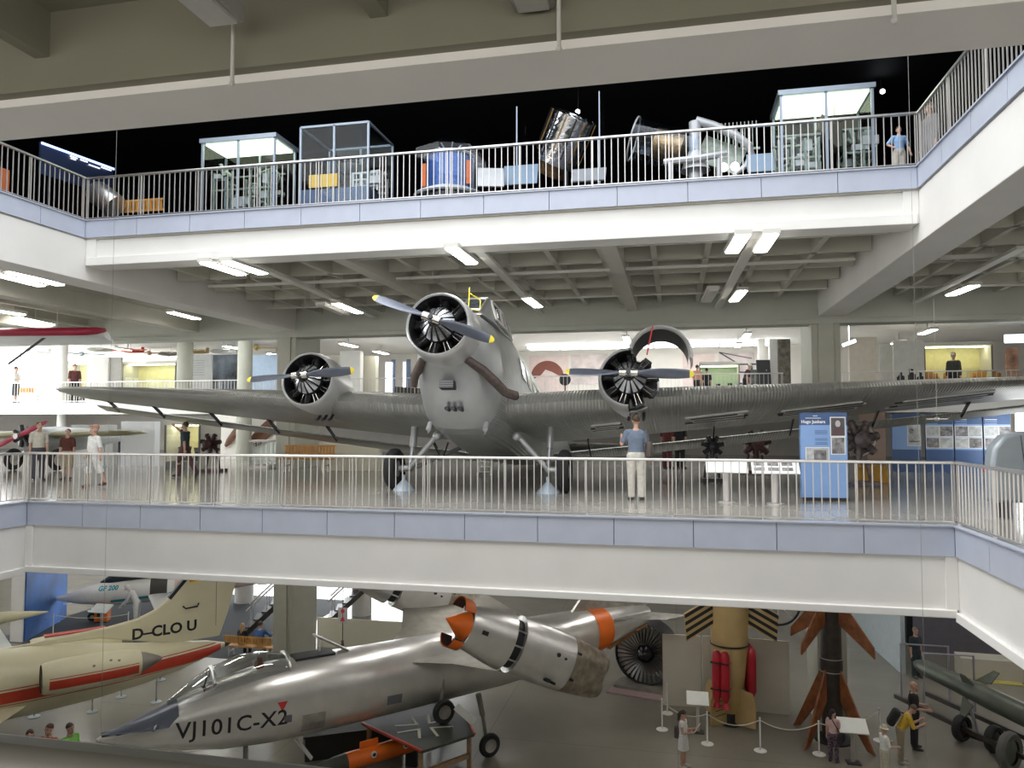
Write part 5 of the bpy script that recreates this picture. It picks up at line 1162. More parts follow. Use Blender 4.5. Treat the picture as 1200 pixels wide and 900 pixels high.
rot = lambda P_, k: [(x*cos(k*pi/2)-y*sin(k*pi/2), x*sin(k*pi/2)+y*cos(k*pi/2)) for x, y in P_]
decal('cross_white', flat([rot([(.09, .09), (.16, .60), (.22, .60), (.17, .17), (.60, .22), (.60, .16)], k) for k in range(4)]), mat('cross_cream', (.66, .66, .50), .5), basis(cc, dx, dy) @ Mx.Scale(1.2, 4), wp)
decal('cross_black', flat([rot([(0, 0), (.10, .10), (.15, .58), (-.15, .58), (-.10, .10)], k) for k in range(4)]), ink, basis(cc, dx, dy) @ Mx.Scale(1.2, 4), wp)
tim = mat('timber', (.33, .22, .12), .7, 0, .2, 6)
a = atZ(500, 893, G)-o3; b = atZ(556, 884, G)-o3
for p in (C4[1]-o3, C4[2]-o3, C4[4]-o3, C4[0]-o3): MB().bar((p.x*.9+.1, p.y+.25, 0), (p.x*.9+.1, p.y+.25, zz-.08), .1, .1).build('trestle_leg', tim, wp)
p, q2 = C4[1]-o3, C4[2]-o3; MB().bar((p.x*.9+.1, p.y+.25, .4), (q2.x*.9+.1, q2.y+.25, .4), .08, .12).build('trestle_rail', tim, wp)
zo = -6.75; a = atZ(405, 893, zo); b = atZ(492, 868, zo); om = thing('guided_missile', 'short orange and olive guided missile on a dark cradle below the silver jet', 'missile', (a.x, a.y, G))
d = (b-a); d.z = 0; L_ = d.length; d.normalize(); A = basis((0, 0, zo-G), (-d.y, d.x, 0), (0, 0, 1)); A = Mx.Translation((0, 0, zo-G)) @ frame(d).to_4x4()
MB().lathe([(.001, 0), (.21, 0), (.21, L_*1.05), (.001, L_*1.05)], A, 28).build('body', orange, om); MB().lathe([(.001, -1.0), (.12, -.7), (.19, -.3), (.21, 0), (.001, 0)], A, 28).build('nose', green, om); MB().lathe([(.001, L_*1.05), (.2, L_*1.05), (.2, L_+1.2), (.001, L_+1.2)], A, 24).build('tail_section', ink, om)
for f in (.32, .75):
    p = d*L_*f; n_ = V((d.y, -d.x, 0)); p = p+n_*.2+V((0, 0, zo-G+.08)); mb = MB(); mb.cyl(p-n_*.02, p+n_*.02, .075, n=16, mi=0); mb.cyl(p+n_*.02, p+n_*.028, .045, n=16, mi=1); mb.build('roundel', [markw, darkm], om)
MB().box((0, 0, 0), (.5, .02, .25), M=Mx.Translation(d*L_*.3+V((0, 0, zo-G+.26))) @ Mx.Rotation(atan2(d.y, d.x), 4, 'Z')).build('strake', orange, om)
for f in (.1, .9): p = d*L_*f; MB().box((p.x, p.y, (zo-G-.15)/2), (.3, .3, zo-G-.15)).build('cradle', ink, om)
q = atZ(400, 905, G); tag(MB().box((0, 0, .3), (2.6, 1.0, .6)).box((0, 0, .63), (2.7, 1.1, .05)).build('equipment_crate', mat('crate_dark', (.03, .032, .03), .6), loc=(q.x-.3, q.y+1.4, G), rot=(0, 0, R(30))), 'low dark equipment crate in the shade under the silver jet', 'crate')
# long rocket on a trailer at the right
olive = mat('rocket_olive', (.10, .115, .09), .4, .2, .2, 3)
z1 = -6.05; a = atZ(1066, 774, -5.9); b = atZ(1222, 848, z1); lr = thing('rocket_trailer', 'long olive rocket tube on a wheeled trailer with a tubular frame at the right', 'rocket', (b.x, b.y, G))
d = a-b; d.z += 0
A = Mx.Translation((0, 0, z1-G)) @ frame(d.normalized()).to_4x4(); L_ = d.length
MB().lathe([(.001, 0), (.29, 0), (.29, L_*.35), (.27, L_*.5), (.24, L_*.72), (.24, L_*.86), (.14, L_*.93), (.001, L_*.97)], A, 28).build('rocket_body', olive, lr)
for k in range(4): 
    M = A @ Mx.Rotation(pi/4+k*pi/2, 4, 'Z'); MB().prism([(.3, L_*.5), (.8, L_*.44), (.8, L_*.40), (.4, L_*.40)], -.015, .015, M @ Mx.Rotation(pi/2, 4, 'X')).build('fin', olive, lr)
fr = mat('frame_lilac', (.42, .40, .48), .35, .5); 
f0 = a-b; f0.z = a.z-G
for (x0, x1) in ((-.7, .7),):
    for y_ in (0., 1.0):
        c = f0+d.normalized()*(y_-.6)+V((.75, .2, 0)); c.z = 0
        MB().tube([c+V((x0, 0, .1)), c+V((x0, 0, 1.75)), c+V((x1, 0, 1.75)), c+V((x1, 0, .1))], .04, 8).build('tube_frame', fr, lr)
for s_ in (-.55, .55):
    n_ = V((-d.y, d.x, 0)).normalized()*s_; p = f0+n_; p.z = .35; q3 = V((0, 0, .45))+n_; MB().bar(p, q3, .1, .12).build('trailer_beam', gun, lr)
p = f0-d.normalized()*1.8; MB().bar((p.x+.5, p.y-.3, .0), (p.x+.2, p.y, 1.3), .05, .08).build('support_strut', fr, lr)
for u, v, r_, nm in ((1127, 853, .36, 0), (1165, 866, .36, 0), (1183, 881, .50, 1)):
    c = atZ(u, v, G+r_)-b; c.z = r_
    ax = (atZ(1165, 866, G)-atZ(1127, 853, G)).normalized(); ax.z = 0
    Aw = Mx.Translation(c) @ frame(ax).to_4x4()
    w_ = MB().lathe([(r_*.62, -.09), (r_*.9, -.11), (r_, -.05), (r_, .05), (r_*.9, .11), (r_*.62, .09)], Aw, 28).build('wheel', rubber if not nm else mat('tyre_grey', (.12, .12, .11), .7), lr)
    MB().lathe([(.001, -.12), (r_*.3, -.10), (r_*.62, -.04), (r_*.62, .04), (r_*.3, .10), (.001, .12)], Aw, 20).build('wheel_rim', olive if nm else gun, w_)
p, q3 = atZ(1127, 853, G+.36)-b, atZ(1165, 866, G+.36)-b; p.z = q3.z = .36; MB().tube([p, p*.65+q3*.35+V((0, 0, -.12)), p*.35+q3*.65+V((0, 0, -.12)), q3], .07).build('axle', gun, lr)
q = atZ(1150, 797, G); t = thing('display_plinth', 'long white plinth with a yellow sheet behind the olive rocket', 'plinth', (q.x, q.y, G), R(-2)); MB().box((.35, .4, .35), (1.9, .8, .7)).build('body', pw, t, bevel=.02); MB().box((.4, -.1, .02), (1.6, .5, .02)).build('yellow_sheet', mat('sheet_yellow', (.6, .55, .15), .6), t)
q = atZ(1140, 772, G); panel('grey violet display wall behind the white plinth', (q.x-1.9, q.y+.5), (q.x+3, q.y+.2), G, 2.4, mat('grey_violet', (.16, .15, .18), .7))
q = atZ(1062, 750, G); t = thing('display_cabinet', 'black display cabinet beyond the tubular frame at the right', 'cabinet', (q.x+1.2, q.y, G)); MB().box((0, 0, .9), (2.6, 1.0, 1.8)).build('body', black, t, bevel=.02); MB().box((0, -.52, 1.3), (2.2, .02, .6)).build('window', mat('pane_dark', (0, 0, 0)), t)
q = atZ(912, 735, G); t = thing('bicycle_wheel_stand', 'dark spoked wheel exhibit seen above the white partition', 'exhibit', (q.x, q.y, G)); mb = MB(); mb.tube([(.9*cos(a), 0, 1.0+.9*sin(a)) for a in [2*pi*i/28 for i in range(29)]], .05, 6); mb.build('rim', ink, t); 
mb = MB()
for i in range(8): mb.cyl((0, 0, 1), (.9*cos(pi*i/4), 0, 1+.9*sin(pi*i/4)), .015, n=5)
mb.build('spokes', steelp, t)
# staircases at the back of the hall
def stairs(label, u, v, run, z1, rz, n=14):
    q = atZ(u, v, G); t = thing('staircase', label, 'stairs', (q.x, q.y, G), rz, 'steel staircases')
    for i in range(n): MB().box((run*(i+.5)/n, 0, z1*(i+1)/n), (run/n+.04, 1.2, .04)).build('step', darkm, t)
    for y in (-.6, .6):
        MB().bar((0, y, .05), (run, y, z1), .03, .2).build('stringer', gun, t); MB().tube([(0, y, 1.0), (run, y, z1+1.0)], .03).build('handrail', steelp, t)
        for i in range(0, n, 2): MB().cyl((run*(i+.5)/n, y, z1*(i+.5)/n), (run*(i+.5)/n, y, z1*(i+.5)/n+.98), .012, n=5).build('baluster', steelp, t)
stairs('steel staircase rising behind the wooden bench', 290, 740, 4.6, 4.2, R(25)); stairs('steel staircase rising behind the low cream wall', 386, 728, 4.6, 4.2, R(20))
# ================================================================== UPPER GALLERY EXHIBITS (dark space hall)
UZ = TOPF+.015
frb = mat('case_frame', (.36, .42, .50), .4, .4); case_light = emis('case_light', (.93, 1.0, .72), 2.6); caseg = glassm('case_glass', (.96, .985, .985), .006, edge=.12)
inst = mat('instrument_grey', (.26, .30, .27), .4, .5, .3, 9); instw = mat('instrument_white', (.48, .50, .52), .35, .2)
silverfoil = mat('mirror_foil', (.80, .82, .86), .12, 1.0, .15, 12, bump=.5, bscale=9); goldfoil = mat('gold_foil', (.42, .26, .12), .3, .8, .4, 9, bump=.6, bscale=14)
bluep = mat('cell_blue', (.05, .12, .34), .25, .3, .25, 18)
def glass_case(label, u0, u1, vt, y, dep, lit=True, base=0., nx=2, ny=1):
    a = atY(u0, vt, y); b = atY(u1, vt, y); W = b.x-a.x; H = a.z-UZ
    t = thing('display_case', label, 'display case', ((a.x+b.x)/2, y, UZ))
    for i in range(nx+1):
        for j in (0, 1):
            MB().box((-W/2+W*i/nx, dep*j, H/2), (.05, .05, H)).build('frame_post', frb, t)
    for j in range(1, ny+1): pass
    if lit: MB().box((0, dep/2, H+.04), (W+.12, dep+.12, .10)).build('top_frame', frb, t)
    else:
        for p, q in (((-W/2, 0), (W/2, 0)), ((-W/2, dep), (W/2, dep)), ((-W/2, 0), (-W/2, dep)), ((W/2, 0), (W/2, dep))): MB().bar((p[0], p[1], H), (q[0], q[1], H), .05, .05).build('top_rail', frb, t)
        MB().box((0, dep/2, H+.03), (W, dep, .008)).build('glass_pane', caseg, t)
    if lit: MB().box((0, dep/2, H-.03), (W-.08, dep-.08, .03)).build('light_panel', case_light, t)
    for x in (-W/2, W/2): MB().box((x, dep/2, H/2), (.008, dep, H)).build('glass_pane', caseg, t)
    for yy in (0, dep): MB().box((0, yy, H/2), (W, .008, H)).build('glass_pane', caseg, t)
    MB().box((0, dep/2, .1+base/2), (W-.02, dep-.02, .2+base)).build('base', mat('case_base', (.08, .12, .22), .4) if base else frb, t)
    return t, W, H
t, W, H = glass_case('lit glass display case with apparatus, near the left end of the upper gallery', 238, 322, 168, 15.6, 0.95)
def apparatus(label, name, p, seed, W=1.4, H=1.2, m=inst, n=26):
    rnd = random.Random(seed); o = thing(name, label, 'apparatus', p)
    mb = MB()
    for k in range(4): mb.box((W*(k/3-.5)*.9, 0, H*.45), (.05, .05, H*.9)); mb.box((W*(k/3-.5)*.9, .6, H*.45), (.05, .05, H*.9))
    for z in (.25, .6, .95): mb.box((0, .0, H*z), (W, .04, .04)); mb.box((0, .6, H*z), (W, .04, .04))
    mb.build('rack', m, o)
    for k in range(n):
        c = V((W*(rnd.random()-.5)*.85, rnd.random()*.6, H*(.15+.8*rnd.random())))
        q = MB()
        if k % 3 == 0: q.cyl(c, c+V((rnd.uniform(-.3, .3), 0, rnd.uniform(-.1, .3))), .05, n=10)
        elif k % 3 == 1: q.box(c, (.25*rnd.random()+.1, .2, .18*rnd.random()+.06))
        else: q.tube([c+V((.16*cos(a), 0, .16*sin(a))) for a in [2*pi*i/14 for i in range(15)]], .02, 6)
        q.build('component', [m, instw, m][k % 3], o)
    return o
apparatus('grey laboratory apparatus of rods and rings inside the lit left case', 'laboratory_apparatus', (t.location.x, t.location.y+.15, UZ+.2), 3, W*.85, H*.66)
t, W, H = glass_case('unlit glass display case on a blue base with a small dish inside', 353, 432, 150, 15.8, 1.5, lit=False, base=.75)
MB().box((-W*.15, -.03, 1.12), (W*.42, .03, .3)).build('yellow_board', mat('board_gold', (.62, .44, .10), .5), t)
o = thing('dish_antenna', 'small pale dish on a stand inside the blue based glass case', 'antenna', (t.location.x+.15, t.location.y+.6, UZ+.95)); MB().lathe([(.001, 0), (.2, .05), (.34, .16), (.33, .17), (.2, .07), (.001, .02)], Mx.Translation((0, 0, .5)), 24).build('dish', instw, o); MB().cyl((0, 0, 0), (0, 0, .5), .03).build('mast', instw, o)
apparatus('pale instrument frame lying in the blue based glass case', 'laboratory_instrument', (t.location.x+.6, t.location.y+.4, UZ+.96), 5, W*.4, .45, instw, 9)
# blue satellite under an octagonal clear hood
q = atY(527, 200, 15.5); sa = thing('satellite', 'blue drum satellite with a white truss ring under a clear faceted hood', 'satellite', (q.x, 15.5, UZ)); zt = atY(527, 158, 15.5).z-UZ
MB().lathe([(.001, .55), (.52, .55), (.52, zt-.55), (.001, zt-.55)], None, 20).build('drum', bluep, sa)
for k in range(8): a = 2*pi*k/8; MB().box((.53*cos(a), .53*sin(a), (zt)/2), (.03, .03, zt-1.1)).build('panel_seam', instw, sa)
for z in (.55, zt-.52): MB().tube([(.55*cos(2*pi*i/24), .55*sin(2*pi*i/24), z) for i in range(25)], .03, 6).build('ring', instw, sa)
for k in range(6): a = 2*pi*k/6; MB().cyl((0, 0, zt-.5), (.26*cos(a), .26*sin(a), zt-.25), .015, n=5).build('antenna_rod', instw, sa)
for x in (-.5, .5): MB().box((x, -.25, .9), (.1, .04, .5)).build('orange_panel', orange, sa)
MB().tube([(.75*cos(2*pi*i/24), .75*sin(2*pi*i/24), .45) for i in range(25)], .04, 6).build('base_ring', instw, sa); MB().lathe([(.7, 0), (.7, .4), (.001, .4)], None, 16).build('pedestal', darkm, sa)
MB().lathe([(.82, 0), (.82, zt-.45), (.30, zt), (.001, zt)], None, 8).build('clear_hood', glassm('hood_glass', (.88, .92, .97), .015, edge=.2), sa)
def board(label, u, v, y, w_, h_, m, tilt=35, rz=0):
    q = atY(u, v, y); t = thing('sign_board', label, 'sign', (q.x, q.y, UZ), rz); z = q.z-UZ
    MB().box((0, 0, z), (w_, .03, h_), rot=(R(-tilt), 0, 0)).build('board', m, t); MB().cyl((0, 0.05, 0), (0, .05, z), .04).build('post', darkm, t)
board('white tilted sign board right of the blue satellite', 575, 208, 15.2, .55, .55, instw, 30, R(15)); board('pale blue sign board left of the mirror drum satellite', 610, 205, 15.6, .75, .5, mat('board_blue', (.16, .24, .34), .4), 20)
board('pale tilted sign under the mirror drum satellite', 690, 205, 15.2, .7, .45, mat('board_grey', (.25, .27, .30), .3), 40); board('light blue sign board left of the right hand lit case', 891, 191, 15.0, .5, .45, mat('board_blue', (0, 0, 0)), 25)
# mirror drum satellite, tilted, between glass posts
y_ = 16.2; q = atY(663, 160, y_); ms2 = thing('satellite', 'mirror bright drum satellite tilted between two tall glass panes', 'satellite', (q.x, y_, UZ)); z = q.z-UZ
A = Mx.Translation((0, 0, z)) @ Mx.Rotation(R(28), 4, 'Y') @ Mx.Rotation(R(20), 4, 'X')
MB().lathe([(.001, -.62), (.50, -.62), (.52, -.4), (.52, .45), (.46, .52), (.001, .55)], A, 14).build('drum', silverfoil, ms2)
for k in range(14):
    M = A @ Mx.Rotation(2*pi*(k+.5)/14, 4, 'Z'); MB().box((.515, 0, 0), (.02, .03, .9), M=M).build('rib', darkm if k % 2 else goldfoil, ms2)
MB().lathe([(.001, -.95), (.3, -.9), (.36, -.62), (.001, -.62)], A, 14).build('equipment_bay', goldfoil, ms2); MB().cyl((0, 0, 0), (0, 0, z-.5), .06).lathe([(.4, 0), (.4, .05), (.001, .05)], None, 20).build('stand', darkm, ms2)
for dx, lab, vt in ((-1.02, 'tall glass pane left of the mirror drum satellite', 125), (.78, 'tall glass pane right of the mirror drum satellite', 116)):
    h_ = atY(663, vt+4, y_).z-UZ; t = thing('glass_screen', lab, 'glass screen', (q.x+dx, y_-.4, UZ)); MB().box((0, .5, h_/2), (.012, 1.0, h_)).build('pane', caseg, t); MB().box((0, 0, h_/2), (.025, .025, h_)).build('post', frb, t)
# big white yoke telescope
y_ = 15.6; q = atY(815, 192, y_); yk = thing('dish_antenna', 'white yoke mounted antenna frame with a curved rim and clear tilted cylinder', 'antenna', (q.x, y_, UZ))
sc = 1.0; zb = .95
MB().cyl((0, 0, 0), (0, 0, .75), .16, .14, n=18).cyl((0, 0, .75), (0, 0, 1.72), .13, .12, n=18).lathe([(.30, .7), (.14, 1.1)], None, 18).build('pedestal', instw, yk)
MB().tube([(-.62, -.15, .88), (-.3, -.25, .86), (0, -.28, .86), (.3, -.25, .9), (.6, -.1, .98)], .07, 8).build('foot_bar', instw, yk)
for x in (-.5, .45): MB().cyl((x, -.2, .86), (x, -.2, 0), .05).build('leg', instw, yk)
MB().tube([(.02, 0, 1.75), (.35, 0, 1.62), (.8, 0, 1.38), (1.05, .05, 1.18), (1.12, .15, 1.0), (1.0, .2, .8), (.75, .2, .62)], [.09, .09, .085, .08, .07, .06, .05], 10).build('curved_rim', instw, yk)
MB().box((.52, .35, 1.1), (.9, .12, .55), rot=(0, R(25), 0)).build('sensor_plate', inst, yk)
for k in range(2): MB().sph((.55+.22*k, -.05, .72), .09, 8).build('lamp_globe', emis('globe_white', (1, 1, 1), 2.5), yk)
A = Mx.Translation((-.55, .3, 1.35)) @ Mx.Rotation(R(108), 4, 'Y'); MB().lathe([(.46, -.75), (.46, .6), (.45, .6), (.45, -.75)], A, 28).build('clear_cylinder', glassm('hood_glass', (1, 1, 1)), yk)
MB().lathe([(.001, -.35), (.34, -.3), (.36, .3), (.001, .4)], A, 12).build('gold_core', goldfoil, yk); MB().tube([A @ V((.46*cos(2*pi*i/24), .46*sin(2*pi*i/24), -.75)) for i in range(25)], .02, 6).build('clear_rim', instw, yk)
q2 = atY(862, 160, 16.6); t = thing('antenna_grid', 'dark slatted antenna panel behind the white yoke antenna', 'antenna', (q2.x, 16.6, UZ)); zg = q2.z-UZ
for k in range(12): MB().box((-.45+.08*k, 0, zg), (.02, .03, .62)).build('slat', inst, t)
MB().box((0, .03, zg-.28), (1.0, .03, .05)).build('rail', inst, t); MB().cyl((0, .05, 0), (0, .05, zg-.25), .04).build('post', darkm, t)
t, W, H = glass_case('large lit glass display case at the right end of the upper gallery', 915, 1022, 112, 15.9, 1.2)
apparatus('control console with panels inside the right lit case', 'control_console', (t.location.x-.5, t.location.y+.25, UZ+.2), 11, W*.5, H*.6); apparatus('second instrument rack inside the right lit case', 'instrument_rack', (t.location.x+.65, t.location.y+.25, UZ+.2), 17, W*.35, H*.62)
o = thing('hanging_model', 'dark angular model hanging at the top of the right lit case', 'model', (t.location.x+.25, t.location.y+.5, UZ+H-.75)); MB().prism([(-.35, .1), (.0, -.3), (.4, -.25), (.42, .3), (.05, .2), (-.28, .42)], -.2, .2, basis((0, 0, 0), (1, 0, 0), (0, 0, 1))).build('body', mat('model_brown', (.09, .08, .06), .6), o); MB().cyl((0, 0, .2), (0, 0, .72), .008, n=5).build('wire', darkm, o)
p = atY(180, 238, 16.0); bench('slatted orange wooden bench behind the upper railing at the left', (p.x, 15.6), R(180), UZ, 1.5)
# sloping blue lit sign on the left arm
pa, pb = atX(48, 166, -14.4), atX(133, 197, -14.4); d = pb-pa; t = thing('illuminated_sign', 'long sloping dark blue sign with white lettering above the upper left railing', 'sign', (pa.x, pa.y, UZ))
h0, h1 = pa.z-UZ, pb.z-UZ; L_ = (V((pb.x, pb.y, 0))-V((pa.x, pa.y, 0))).length
F_ = atan2(d.y, d.x); M = Mx.Rotation(F_, 4, 'Z')
MB().loft([[tuple(M @ V(p)) for p in ((0, 0, h0-.75), (0, 0, h0), (0, .05, h0), (0, .05, h0-.75))], [tuple(M @ V(p)) for p in ((L_, 0, h1-.75), (L_, 0, h1), (L_, .05, h1), (L_, .05, h1-.75))]]).build('panel', mat('sign_navy', (.03, .045, .10), .4), t)
MB().bar(M @ V((0, -.02, h0-.03)), M @ V((L_, -.02, h1-.03)), .03, .05).build('light_strip', emis('blue_light', (.35, .5, 1.0), 2.2), t)
for i, (f0_, f1_) in enumerate(((.36, .46), (.37, .44), (.5, .6), (.62, .78), (.8, .95))):
    zz = -.10-.05*(i % 2); MB().bar(M @ V((L_*f0_, -.03, h0+(h1-h0)*f0_+zz)), M @ V((L_*f1_, -.03, h0+(h1-h0)*f1_+zz)), .012, .03).build('lettering', emis('white_letters', (.9, .93, 1), 1.2), t)
for x in (.3, L_-.3): q = M @ V((x, .03, 0)); MB().cyl((q.x, q.y, 0), (q.x, q.y, h1-.6), .04).build('post', darkm, t)
q = atY(124, 233, 15.0); t = thing('metal_drum', 'tilted bright metal drum behind the upper railing at its left corner', 'drum', (q.x, 15.0, UZ)); z = q.z-UZ
A = Mx.Translation((0, 0, z)) @ Mx.Rotation(R(-55), 4, 'Y'); MB().lathe([(.001, -.35), (.26, -.35), (.28, -.3), (.28, .3), (.26, .35), (.001, .35)], A, 24).build('shell', steel, t); MB().cyl((0, 0, 0), (0, 0, z-.2), .05).build('stand', darkm, t)
q = atX(4, 205, -13.6); t = tag(MB().box((0, 0, .5), (.06, 1.0, 1.0)).build('notice_board', mat('board_rust', (.42, .12, .04), .5), loc=(q.x-.4, q.y, UZ)), 'rust orange notice board at the extreme left of the upper gallery', 'notice board')
for u, v, y_, lab in ((1034, 107, 19, 'tiny bluish spotlight right of the right lit case'), (677, 131, 17.4, 'tiny white spotlight above the mirror drum satellite'), (341, 162, 20, 'tiny spotlight point between the two left cases')):
    q = atY(u, v, y_); t = thing('spotlight', lab, 'light', q, group='small spotlights'); MB().cyl((0, 0, 0), (0, .18, .08), .07, n=12).build('housing', darkm, t); MB().sph((0, -.02, -.01), .055, 8).build('bulb', emis('spot_white', (.85, .92, 1), 12), t); MB().cyl((0, .1, .05), (0, .1, 9.8-q.z), .012, n=5).build('hanger', darkm, t)
# ================================================================== MIDDLE GALLERY EXHIBITS
blues = mat('stand_blue', (.24, .40, .72), .4, 0, .03); blued = mat('stand_dark_blue', (.05, .11, .26), .4, 0, .03); photo = mat('photo_grey', (.24, .23, .24), .5, 0, .7, 9); photol = mat('photo_light', (.5, .52, .52), .5, 0, .35, 7)
q = atZ(966, 587, 0); z0 = .07; t = thing('information_stand', 'tall blue information stand with a portrait behind the right part of the railing', 'sign', (q.x, q.y, 0), R(3))
a = atY(938, 484, q.y); b = atY(993, 484, q.y); W = b.x-a.x; H = a.z
MB().box((0, 0, z0+(H-z0)/2), (W, .14, H-z0)).build('panel', blues, t, bevel=.004); MB().box((0, 0, .035), (W*.9, .12, .07)).build('plinth', ink, t)
MB().box((0, -.001, H-.12), (W+.002, .142, .25)).build('header', blued, t)
me = text_mesh('Hugo Junkers', .085, 0, .003); decal('lettering', me, markw, basis((-.20, -.074, H-.18), (1, 0, 0), (0, 0, 1)), t)
MB().box((-.2, -.074, H-.105), (.30, .004, .012)).build('small_print', markw, t); MB().box((-.16, -.074, H-.06), (.09, .004, .012)).build('small_print', markw, t)
for z in (.36, .39, .42, .52, .55, .6, .63): MB().box((-.05, -.073, H-z), (.24, .003, .010)).build('text_line', blued, t)
def picture(par, x, z, w_, h_, m, y=-.074, fr=markw):
    o = MB().box((x, y, z), (w_, .006, h_)).build('picture', m, par); MB().box((x, y+.002, z), (w_+.04, .006, h_+.04)).build('picture_border', fr, o); return o
o = picture(t, .27, H-.28, .26, .36, mat('portrait_ground', (.10, .09, .10), .5, 0, .3, 8))
MB().sph((.27, -.078, H-.22), (.05, .004, .07), 10).build('face', mat('portrait_face', (.55, .52, .5), .6), o); MB().prism([(-.1, -.17), (.1, -.17), (.08, -.05), (.03, 0), (-.03, 0), (-.08, -.05)], 0, .004, basis((.27, -.078, H-.28), (1, 0, 0), (0, 0, 1))).build('bust', mat('portrait_coat', (.12, .07, .08), .6), o)
picture(t, .27, H-.66, .24, .32, photo); picture(t, -.13, H-.84, .42, .26, photol); MB().box((-.08, -.08, H-.85), (.24, .004, .2)).build('engine_print', photo, t)
def mlect(label, u, v, w_, pics):
    q = atZ(u, v, 0); t = thing('lectern', label, 'lectern', (q.x, q.y, 0), 0, 'gallery lecterns')
    MB().cyl((0, .02, 0), (0, .02, .66), .07, n=18).build('post', steelp, t); MB().lathe([(.17, 0), (.17, .02), (.08, .03)], None, 20).build('foot', steelp, t)
    M = Mx.Translation((0, -.02, .72)) @ Mx.Rotation(R(42), 4, 'X')
    bd = MB().box((0, 0, 0), (w_, .36, .025), M=M).build('sign_board', mat('lectern_white', (.9, .92, .9), .4), t)  # plain white sign board
    for k in range(pics):
        x = -w_/2+.14+.26*k
        MB().box((x, .07, .014), (.2, .1, .004), M=M).box((x, -.07, .014), (.2, .09, .004), M=M).build('picture', photo, bd)
    return t
mlect('blank white sign lectern left of the blue information stand', 852, 589, .80, 0); mlect('white sign lectern with small pictures directly left of the blue information stand', 909, 591, .88, 3)
# blue display wall at the right
def wallpanel(label, u0, u1, vt, y, kind):
    a = atY(u0, vt, y); b = atY(u1, vt, y); W = b.x-a.x; H = a.z
    t = thing('display_wall', label, 'display wall', ((a.x+b.x)/2, y, 0), group='blue display wall sections')
    MB().box((0, 0, H/2), (W-.02, .1, H)).build('panel', blued, t)
    MB().box((0, -.052, H*.60), (W-.02, .01, H*.44)).build('light_band', blues, t)
    if kind == 0:
        o = picture(t, W*.26, H*.62, W*.42, H*.34, photol, -.06); MB().sph((W*.17, -.066, H*.70), (.07, .004, .1), 8).build('portrait', photo, o); MB().box((W*.26, -.066, H*.52), (W*.36, .004, .05)).build('aircraft_print', photo, o)
    else:
        for k in range(2):
            for j in range(2):
                picture(t, W*(-.24+.48*k), H*(.70-.20*j), W*.44, H*.17, [photo, photol][(k+j+kind) % 2], -.06)
    for k in range(3): MB().box((-W*.25, -.055, H*(.90-.035*k)), (W*.4, .004, .02)).build('text_line', markw if k == 0 else blues, t)
wallpanel('blue display wall section with a portrait, leftmost and separate', 1044, 1078, 485, 26.5, 0)
for i, (u0, u1) in enumerate(((1083, 1116), (1117, 1150), (1151, 1187))): wallpanel(['blue display wall section just right of the portrait section', 'middle blue display wall section with aircraft photographs', 'right blue display wall section behind the grey tail'][i], u0, u1, 485, 26.5, i+1)
# grey aircraft tail on the right gallery
gt = mat('tail_grey', (.30, .34, .37), .4, .2, .05); a = atY(1150, 560, 14.2)
t = thing('aircraft_tail', 'grey rounded aircraft tail standing behind the right side railing', 'airplane part', (a.x+.7, 14.2, 0)); z1 = atY(1170, 505, 14.2).z
pts = [(-.62, .25), (-.66, z1*.55), (-.60, z1*.80), (-.42, z1*.95), (-.1, z1), (.15, z1*.96), (.38, z1*.80), (.58, z1*.55), (.95, z1*.35), (.95, .25)]
MB().prism(pts, -.14, .14, basis((0, 0, 0), (1, .15, 0), (0, 0, 1))).build('skin', gt, t, bevel=.06)
MB().bar((-.15, -.16, z1*.95), (-.05, -.18, .3), .012, .012).build('hinge_line', darkm, t)
for x in (-.4, .6): MB().box((x, 0, .13), (.12, .5, .26)).build('cradle', darkm, t)
MB().sph((-.66, -.05, z1*.55), .05, 8).build('red_light', mat('lens_red', (.6, .05, .05), .2), t)
# engines on stands behind the flap
def radial(label, u, v, y, r_, m=darkm, stand=True):
    q = atY(u, v, y); t = thing('aircraft_engine', label, 'engine', (q.x, y, 0), R(8)); z = q.z
    MB().lathe([(.001, -.1), (r_*.35, -.08), (r_*.4, .3), (.001, .35)], basis((0, 0, z), (1, 0, 0), (0, 0, 1)), 24).build('crankcase', m, t)
    for k in range(7):
        a = 2*pi*k/7+.2; mb = MB(); c = V((0, 0, z)); d = V((cos(a), 0, sin(a)))
        mb.cyl(c+d*r_*.35, c+d*r_, r_*.2, n=12)
        for j in range(4): mb.cyl(c+d*r_*(.45+.13*j), c+d*r_*(.48+.13*j), r_*.25, n=12)
        mb.build('cylinder', m, t)
    MB().tube([(r_*.8*cos(2*pi*i/24), -.02, z+r_*.8*sin(2*pi*i/24)) for i in range(25)], r_*.06, 6).build('ring', steelp, t)
    if stand:
        for x in (-r_*.7, r_*.7): MB().bar((x, .15, 0), (x*.4, .15, z), .06, .06).build('stand_leg', m, t)
        MB().box((0, .15, .04), (r_*2, .7, .08)).build('stand_base', m, t)
radial('round dark engine on a stand behind the blank lectern', 835, 523, 21, .30); radial('dark brown engine with red parts left of the right column', 886, 520, 24.5, .45, mat('engine_brown', (.07, .03, .03), .5, .3, .4, 12)); 
radial('large grey pinkish engine exhibit right of the blue information stand', 1006, 515, 20.5, .50, mat('engine_pink', (.17, .14, .14), .45, .4, .5, 8))
q = atZ(1003, 562, 0); tag(MB().box((0, 0, .2), (.7, .5, .4)).box((0, -.1, .42), (.6, .4, .05)).build('engine_trolley', mat('trolley_yellow', (.60, .32, .04), .5), loc=(q.x+.2, q.y-.8, 0)), 'low yellow trolley below the pinkish engine exhibit', 'trolley')
